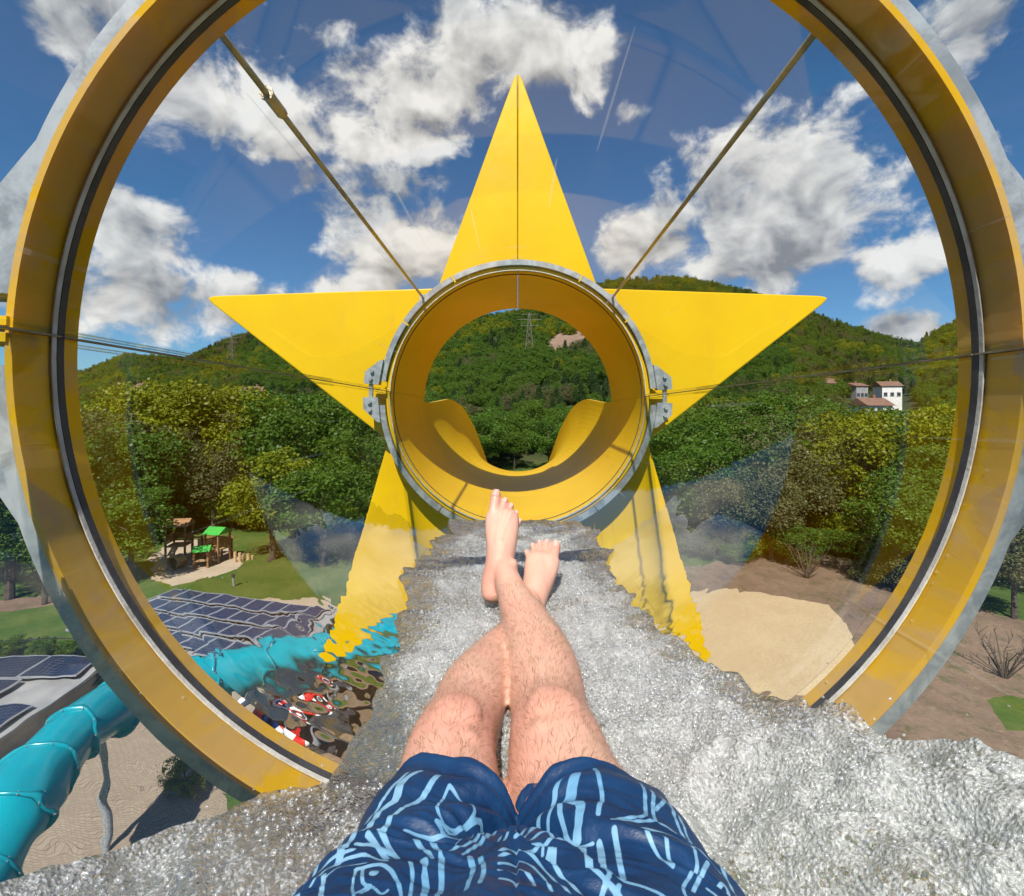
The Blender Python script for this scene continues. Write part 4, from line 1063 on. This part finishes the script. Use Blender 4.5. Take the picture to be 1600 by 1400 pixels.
TOES = [  # base, knuckle, tip, radius
    ((-.064, 1.262, -.268), (-.060, 1.284, -.235), (-.057, 1.296, -.213), .0150), ((-.042, 1.266, -.262), (-.037, 1.288, -.243), (-.033, 1.294, -.230), .0100),
    ((-.028, 1.268, -.268), (-.021, 1.288, -.254), (-.017, 1.293, -.244), .0092), ((-.015, 1.266, -.278), (-.007, 1.284, -.269), (-.004, 1.288, -.262), .0086), ((-.006, 1.260, -.292), (.002, 1.276, -.287), (.005, 1.279, -.281), .0082),
    ((.092, 1.274, -.378), (.099, 1.296, -.360), (.101, 1.304, -.350), .0145), ((.074, 1.280, -.374), (.077, 1.304, -.352), (.077, 1.308, -.343), .0098),
    ((.060, 1.280, -.374), (.059, 1.302, -.352), (.058, 1.306, -.344), .0092), ((.046, 1.276, -.378), (.041, 1.296, -.358), (.039, 1.300, -.350), .0086), ((.034, 1.268, -.386), (.025, 1.284, -.371), (.022, 1.287, -.364), .0082)]
def rider():
    t = thing('person', 'rider in patterned blue swim shorts lying back with bare legs crossed', 'person', O3)
    mb = MB()
    def apart(L, dx): return [(x + dx * max(0, 1 - abs(y - .68) / .3), y, z, a, b) for x, y, z, a, b in L]
    loft(mb, apart(RLEG, .003), 28); loft(mb, apart(LLEG, -.006), 28); loft(mb, RFOOT, 24); loft(mb, LFOOT, 24)
    for b, k, e, r in TOES: loft(mb, [(*b, r * 1.0, r * .95), (*k, r * .92, r * .85), (*e, r * .95, r * .8)], 14, sub=3)
    for (x, y, z, a, b, c) in ((.046, .628, -.378, .034, .040, .020), (-.079, .622, -.383, .032, .038, .019), (.046, .585, -.377, .03, .02, .012), (-.078, .58, -.384, .03, .02, .012),   # knee caps
                               (.052, .70, -.40, .025, .05, .018), (.030, 1.155, -.455, .014, .016, .018), (-.055, 1.165, -.372, .013, .016, .018), (-.012, 1.165, -.362, .012, .016, .016)):
        loft(mb, [(x, y - b, z - c * .3, a * .35, c * .5), (x, y - b * .4, z, a, c), (x, y + b * .4, z, a, c), (x, y + b, z - c * .3, a * .35, c * .5)], 14)
    loft(mb, [(0, .16, -.41, .18, .10), (0, .02, -.40, .175, .112), (0, -.12, -.35, .158, .108), (0, -.28, -.26, .168, .115), (0, -.42, -.16, .175, .10), (0, -.50, -.08, .10, .07)], 30)
    loft(mb, [(0, -.49, -.09, .062, .06), (0, -.555, .01, .058, .058)], 20)
    loft(mb, [(0, -.53, .00, .055, .06), (0, -.56, .06, .074, .092), (0, -.585, .13, .076, .098), (0, -.61, .19, .055, .07)], 24)
    loft(mb, [(0, -.47, .075, .012, .012), (0, -.462, .055, .016, .014)], 12)
    for s in (-1, 1):
        loft(mb, [(s * .16, -.43, -.15, .06, .055), (s * .235, -.36, -.20, .05, .048), (s * .29, -.22, -.27, .042, .042), (s * .22, -.14, -.20, .04, .038), (s * .13, -.10, -.13, .030, .026)], 18, Vector((0, 0, 1)))
        loft(mb, [(s * .13, -.10, -.13, .030, .022), (s * .09, -.085, -.085, .042, .018), (s * .07, -.08, -.05, .040, .014)], 16, Vector((0, 1, 0)))
        for k in range(4):
            y0 = -.112 + k * .021; l = (.06, .07, .066, .052)[3 - k]
            loft(mb, [(s * .07, y0, -.055, .0085, .0085), (s * .055, y0, -.05 + l * .5, .0082, .0082), (s * .032, y0, -.05 + l * .75, .0075, .0075)], 10, Vector((0, 1, 0)), 3)
        loft(mb, [(s * .09, -.055, -.10, .011, .011), (s * .07, -.042, -.075, .0095, .0095), (s * .045, -.045, -.055, .009, .009)], 10, Vector((0, 0, 1)), 3)
    me = remesh(mb, .0036, 6)
    V = coords(me); Nn = normals(me)
    # muscle and tendon relief
    d = np.zeros(len(V), np.float32)
    top = np.clip(Nn[:, 2], 0, 1)
    d += top * .0022 * (fbm(V[:, 0] / .03 + 3, V[:, 1] / .05 + 6, 3) - .5) * 2
    for k, (bx, by, ex_, ey) in enumerate(((-.052, 1.20, -.036, 1.285), (-.045, 1.20, -.02, 1.285), (-.040, 1.20, -.006, 1.28))):
        sgm = np.clip((V[:, 1] - by) / (ey - by), 0, 1); cx_ = bx + (ex_ - bx) * sgm
        d += .0018 * np.exp(-((V[:, 0] - cx_) / .0035) ** 2) * ((V[:, 1] > by - .01) & (V[:, 1] < 1.27) & (Nn[:, 1] < .2))
    V2 = V + Nn * d[:, None]; me.vertices.foreach_set('co', V2.astype(np.float32).ravel()); me.update()
    red = np.exp(-(((V[:, 0] - .046) / .05) ** 2 + ((V[:, 1] - .62) / .05) ** 2)) * .6 + np.exp(-(((V[:, 0] + .079) / .05) ** 2 + ((V[:, 1] - .62) / .05) ** 2)) * .7
    red += .8 * np.clip((V[:, 1] - 1.26) / .03, 0, 1) + .45 * np.exp(-((V[:, 0] + .002) / .03) ** 2) * (V[:, 1] < .62) + .7 * np.exp(-(((V[:, 0] + .06) / .03) ** 2 + ((V[:, 1] - 1.155) / .03) ** 2))
    at = me.attributes.new('red', 'FLOAT', 'POINT'); at.data.foreach_set('value', np.clip(red, 0, 1).astype(np.float32))
    link('body', me, M_SKIN, t, True)
    for b, k, e, r in TOES:
        e = Vector(e); k = Vector(k); dr = (e - k).normalized(); up = Vector((0, -.8, .6)); up = (up - dr * up.dot(dr)).normalized(); x = dr.cross(up); c = e + up * r * .74 - dr * r * .05
        vs = []; n = 5
        for i in range(n):
            for j in range(n):
                u_, v_ = (j / (n - 1) - .5) * 2, (i / (n - 1) - .5) * 2
                vs.append(c + x * (u_ * r * .62 * (1 - .15 * v_ * v_)) + dr * (v_ * r * .6) + up * (r * .16 * (1 - u_ * u_) - r * .05))
        m2 = MB(); m2.add(vs, [(i * n + j, i * n + j + 1, (i + 1) * n + j + 1, (i + 1) * n + j) for i in range(n - 1) for j in range(n - 1)]); m2.build('toenail', M_NAIL, t, True)
    # leg hair
    g = np.random.default_rng(9)
    cand = np.where((V[:, 1] > .50) & (V[:, 1] < 1.09) & (Nn[:, 2] > -.1))[0]; pick = g.choice(cand, 4200, replace=False)
    V = V2; hv = []; hf = []
    for i in pick:
        nrm = Vector(Nn[i]); p = Vector(V[i]); y_ = p.y
        dr = Vector((g.normal() * .45 + (p.x > 0) * .15, .75 + g.normal() * .3, -.2 + g.normal() * .35)); dr = (dr - nrm * dr.dot(nrm)).normalized()
        l = g.uniform(.006, .016); sd_ = dr.cross(nrm).normalized() * .00017; q = p + dr * l * .5 + nrm * l * .30 + sd_ * g.normal() * 4; e = p + dr * l + nrm * l * .32 + sd_ * g.normal() * 10
        o_ = len(hv); hv += [p - sd_, p + sd_, q + sd_ * .8, q - sd_ * .8, e]; hf += [(o_, o_ + 1, o_ + 2, o_ + 3), (o_ + 3, o_ + 2, o_ + 4)]
    m3 = MB(); m3.add(hv, hf); tag(m3.build('leg_hair', M_HAIR, t), kind='stuff')

    # shorts
    mb = MB()
    def leg(sec, sgn, ph):
        n = 48; pos = smooth_path([s[:3] for s in sec], 6); ab = smooth_path([(s[3], s[4], 0) for s in sec], 6); rings = []
        for i, p in enumerate(pos): rings.append((p, ab[i][0], ab[i][1], i / (len(pos) - 1)))
        allr = [(p, a, b, f, 0) for p, a, b, f in rings] + [(rings[-1][0], rings[-1][1] - .011, rings[-1][2] - .011, 1, 1), (rings[-8][0], rings[-8][1] - .014, rings[-8][2] - .014, .7, 1), (rings[-8][0], .02, .02, .7, 1)]
        V = []
        for p, a, b, f, ins in allr:
            for k in range(n):
                th = 2 * math.pi * k / n
                up_ = max(0, math.sin(th)) ** .5; wv = up_ * (.013 * (f ** 4) * math.sin(3 * th + ph) + .007 * f ** 4 * math.sin(5 * th + 1.3 * ph)) - .022 * f ** 4 * max(0, -sgn * math.cos(th)) ** 3
                rw = 1 + .035 * up_ * f * f * math.sin(4 * th + ph * 2.1)
                V.append(p + Vector((math.cos(th) * a * rw, wv, math.sin(th) * b * rw)))
        m = len(allr); fs = [(i * n + k, i * n + (k + 1) % n, (i + 1) * n + (k + 1) % n, (i + 1) * n + k) for i in range(m - 1) for k in range(n)]
        fs += [tuple(range(n))[::-1], tuple((m - 1) * n + k for k in range(n))]; mb.add(V, fs)
    leg([(.085, .06, -.425, .125, .122), (.100, .22, -.428, .118, .112), (.100, .34, -.432, .104, .100), (.084, .44, -.436, .092, .091), (.077, .508, -.438, .087, .086)], 1, .4)
    leg([(-.085, .06, -.425, .125, .122), (-.102, .22, -.428, .118, .112), (-.100, .34, -.432, .102, .100), (-.082, .44, -.437, .086, .090), (-.072, .512, -.440, .079, .084)], -1, 2.2)
    loft(mb, [(0, -.04, -.395, .182, .125), (0, .10, -.405, .190, .128), (0, .24, -.415, .185, .118), (0, .36, -.425, .15, .092), (0, .415, -.435, .06, .07)], 36)
    sm = remesh(mb, .0016, 14)
    V = coords(sm); Nn = normals(sm); f = np.clip((V[:, 1] - .1) / .4, 0, 1)
    x, y = V[:, 0], V[:, 1]
    # folds fan out from the crotch and run along the hips
    ang = np.arctan2(y - .47, np.abs(x) + .03); rad_ = np.hypot(y - .47, x)
    fold = np.sin(ang * 15 + 3.2 * fbm(x / .06 + 4, y / .06, 3) + np.sign(x) * .8) * np.exp(-rad_ / .16) * np.clip(rad_ / .04, 0, 1)
    fold2 = np.abs(fbm(x / .09 + 11, y / .022 + .35 * x / .022 + 5, 3) - .5) * -2 + .35
    fold3 = fbm(x / .035 + 1, y / .05 + 2, 3) - .5
    d = .0055 * fold + .011 * fold2 * np.clip(Nn[:, 2] + .2, 0, 1) * np.clip((.5 - y) / .1, 0, 1) + .006 * fold3
    V3 = V + Nn * d[:, None]; sm.vertices.foreach_set('co', V3.astype(np.float32).ravel()); sm.update()
    L = [  # printed outlines, drawn on the flat cloth: (width, points)
        (8, (480, 175), (400, 240), (290, 310), (200, 380), (120, 450)), (16, (515, 182), (470, 200), (440, 245), (395, 262), (360, 312), (310, 340), (280, 395)), (12, (570, 190), (520, 240), (440, 290), (410, 340)),
        (10, (365, 345), (420, 415)), (10, (392, 338), (450, 415)), (10, (500, 362), (545, 420)), (10, (540, 357), (580, 420)),
        (6, (600, 215), (640, 240), (665, 270), (640, 300), (600, 330), (560, 290), (575, 250), (600, 215)), (9, (560, 320), (620, 315), (690, 270), (700, 300), (660, 330), (600, 342), (560, 320)), (8, (470, 335), (540, 345), (590, 340)),
        (7, (590, 372), (650, 350), (690, 310), (705, 275)), (7, (640, 408), (700, 350), (735, 300)), (7, (600, 400), (660, 370), (700, 330)),
        (8, (130, 440), (125, 500), (120, 558)), (12, (20, 520), (60, 490), (100, 465)), (16, (160, 450), (150, 500), (165, 558)), (12, (165, 470), (200, 515), (170, 520)), (10, (240, 430), (230, 500), (240, 558)),
        (7, (200, 440), (280, 395), (350, 400), (420, 430)), (6, (250, 440), (300, 415), (360, 425)), (7, (330, 355), (400, 385), (450, 410)), (7, (180, 400), (250, 380), (330, 380)), (6, (150, 415), (220, 360), (300, 345)),
        (8, (330, 440), (400, 440), (440, 480), (460, 540), (440, 558)), (6, (330, 440), (320, 500), (330, 558)), (7, (350, 445), (350, 490), (372, 500), (345, 520)), (17, (380, 465), (384, 465)), (6, (330, 520), (370, 500), (400, 520), (420, 510)), (6, (345, 545), (380, 535), (415, 545)),
        (14, (520, 425), (530, 490), (520, 558)), (12, (580, 420), (575, 490), (560, 558)), (12, (660, 415), (670, 470), (650, 558)), (10, (690, 430), (700, 500), (690, 558)), (8, (480, 430), (490, 500), (480, 558)),
        (9, (745, 425), (800, 410), (880, 440), (960, 500), (1010, 558)), (8, (745, 453), (800, 440), (870, 470), (930, 520), (960, 558)), (8, (745, 480), (810, 470), (870, 510), (900, 558)), (8, (745, 507), (800, 505), (840, 535), (850, 558)), (8, (748, 532), (790, 540), (800, 558)),
        (9, (940, 195), (890, 240), (830, 290), (770, 330), (745, 370)), (7, (965, 205), (910, 260), (850, 300), (790, 345)), (18, (972, 205), (950, 250), (990, 285), (958, 340)), (9, (1020, 185), (1045, 250), (1035, 310)), (10, (930, 250), (935, 310), (960, 345)),
        (14, (985, 350), (1000, 430), (1010, 470)), (14, (1030, 350), (1050, 430), (1060, 480)), (12, (1080, 350), (1095, 420), (1110, 480)), (7, (800, 360), (840, 340), (880, 335), (900, 350)), (6, (790, 380), (830, 360), (870, 370), (870, 400)), (6, (760, 385), (800, 330), (850, 310)),
        (8, (830, 400), (920, 352), (1010, 345)), (12, (880, 420), (900, 390), (905, 430)), (8, (1150, 200), (1170, 260), (1165, 300), (1100, 320), (1075, 330)), (8, (1185, 195), (1190, 250), (1200, 300)), (7, (1215, 190), (1220, 215), (1200, 260)), (8, (1080, 330), (1150, 320), (1230, 300), (1290, 330)),
        (8, (1160, 350), (1240, 345), (1320, 360), (1380, 385)), (8, (1170, 365), (1250, 435), (1220, 365)), (7, (1300, 360), (1320, 410), (1300, 450), (1280, 490), (1300, 530), (1350, 525), (1380, 490), (1350, 470)), (8, (1380, 440), (1395, 420), (1415, 440), (1410, 490), (1370, 530), (1320, 535)), (8, (1345, 385), (1330, 440), (1310, 490)),
        (8, (1230, 190), (1260, 260), (1330, 320), (1420, 400), (1480, 480), (1510, 558)), (6, (1262, 235), (1310, 290), (1390, 350)), (12, (1440, 440), (1470, 500), (1480, 558)), (8, (1500, 470), (1540, 540)), (10, (1000, 470), (1080, 520), (1130, 558)), (8, (1040, 460), (1110, 490), (1200, 520), (1260, 558)), (10, (1060, 490), (1040, 530), (1030, 558)), (9, (1090, 510), (1070, 558)), (10, (1320, 556), (1352, 545))]
    sdf = np.full(len(V), 1.0, np.float32); zl = .352
    def lap(c):
        py = 1100 + c[1] / 1.8605; Yc = .4
        for _ in range(6): Yc = (.315 + (Yc - .3) * .185) * F / (py - VY)
        return np.array(((380 + c[0] / 1.8605 - VX) / F * Yc, Yc))
    w1 = .0022 * (fbm(x / .04, y / .04, 2) - .5)
    P2 = np.stack([x + w1, y + w1], 1)
    yord = np.argsort(y); ysort = y[yord]
    for w, *c in L:
        q = [lap(k) for k in c]
        q = [np.array(v[:2]) for v in smooth_path([(k[0], k[1], 0) for k in q], 4)] if len(q) > 2 else q
        for a, b in zip(q[:-1], q[1:]):
            ab = b - a; lo_, hi_ = np.minimum(a, b) - .006, np.maximum(a, b) + .006
            i0, i1 = np.searchsorted(ysort, (lo_[1], hi_[1])); ii = yord[i0:i1]; ii = ii[(x[ii] > lo_[0]) & (x[ii] < hi_[0])]
            if not len(ii): continue
            Q = P2[ii]; h = np.clip(((Q - a) @ ab) / max(ab @ ab, 1e-9), 0, 1); dd = np.linalg.norm(Q - a - h[:, None] * ab, axis=1)
            sdf[ii] = np.minimum(sdf[ii], dd - w * .5 / 1.8605 * a[1] / F * 1.4)
    # cloth out of sight of the drawn part carries plain wavy stripes
    st_ = np.abs(((x * 26 + 1.6 * np.sin(y * 30) + 2 * fbm(x / .1, y / .1, 2)) % 1) - .5) - .36
    oth = (y < .305) | (np.abs(x) > .2)
    sdf = np.where(oth, -st_ * .03, sdf); sdf = np.where(Nn[:, 2] < -.2, 1.0, sdf)
    at = sm.attributes.new('print_distance', 'FLOAT', 'POINT'); at.data.foreach_set('value', sdf.astype(np.float32))
    tag(link('swim_shorts', sm, M_SHORTS, t, True), 'navy swim shorts printed with pale blue fish and fish hooks')
rider()
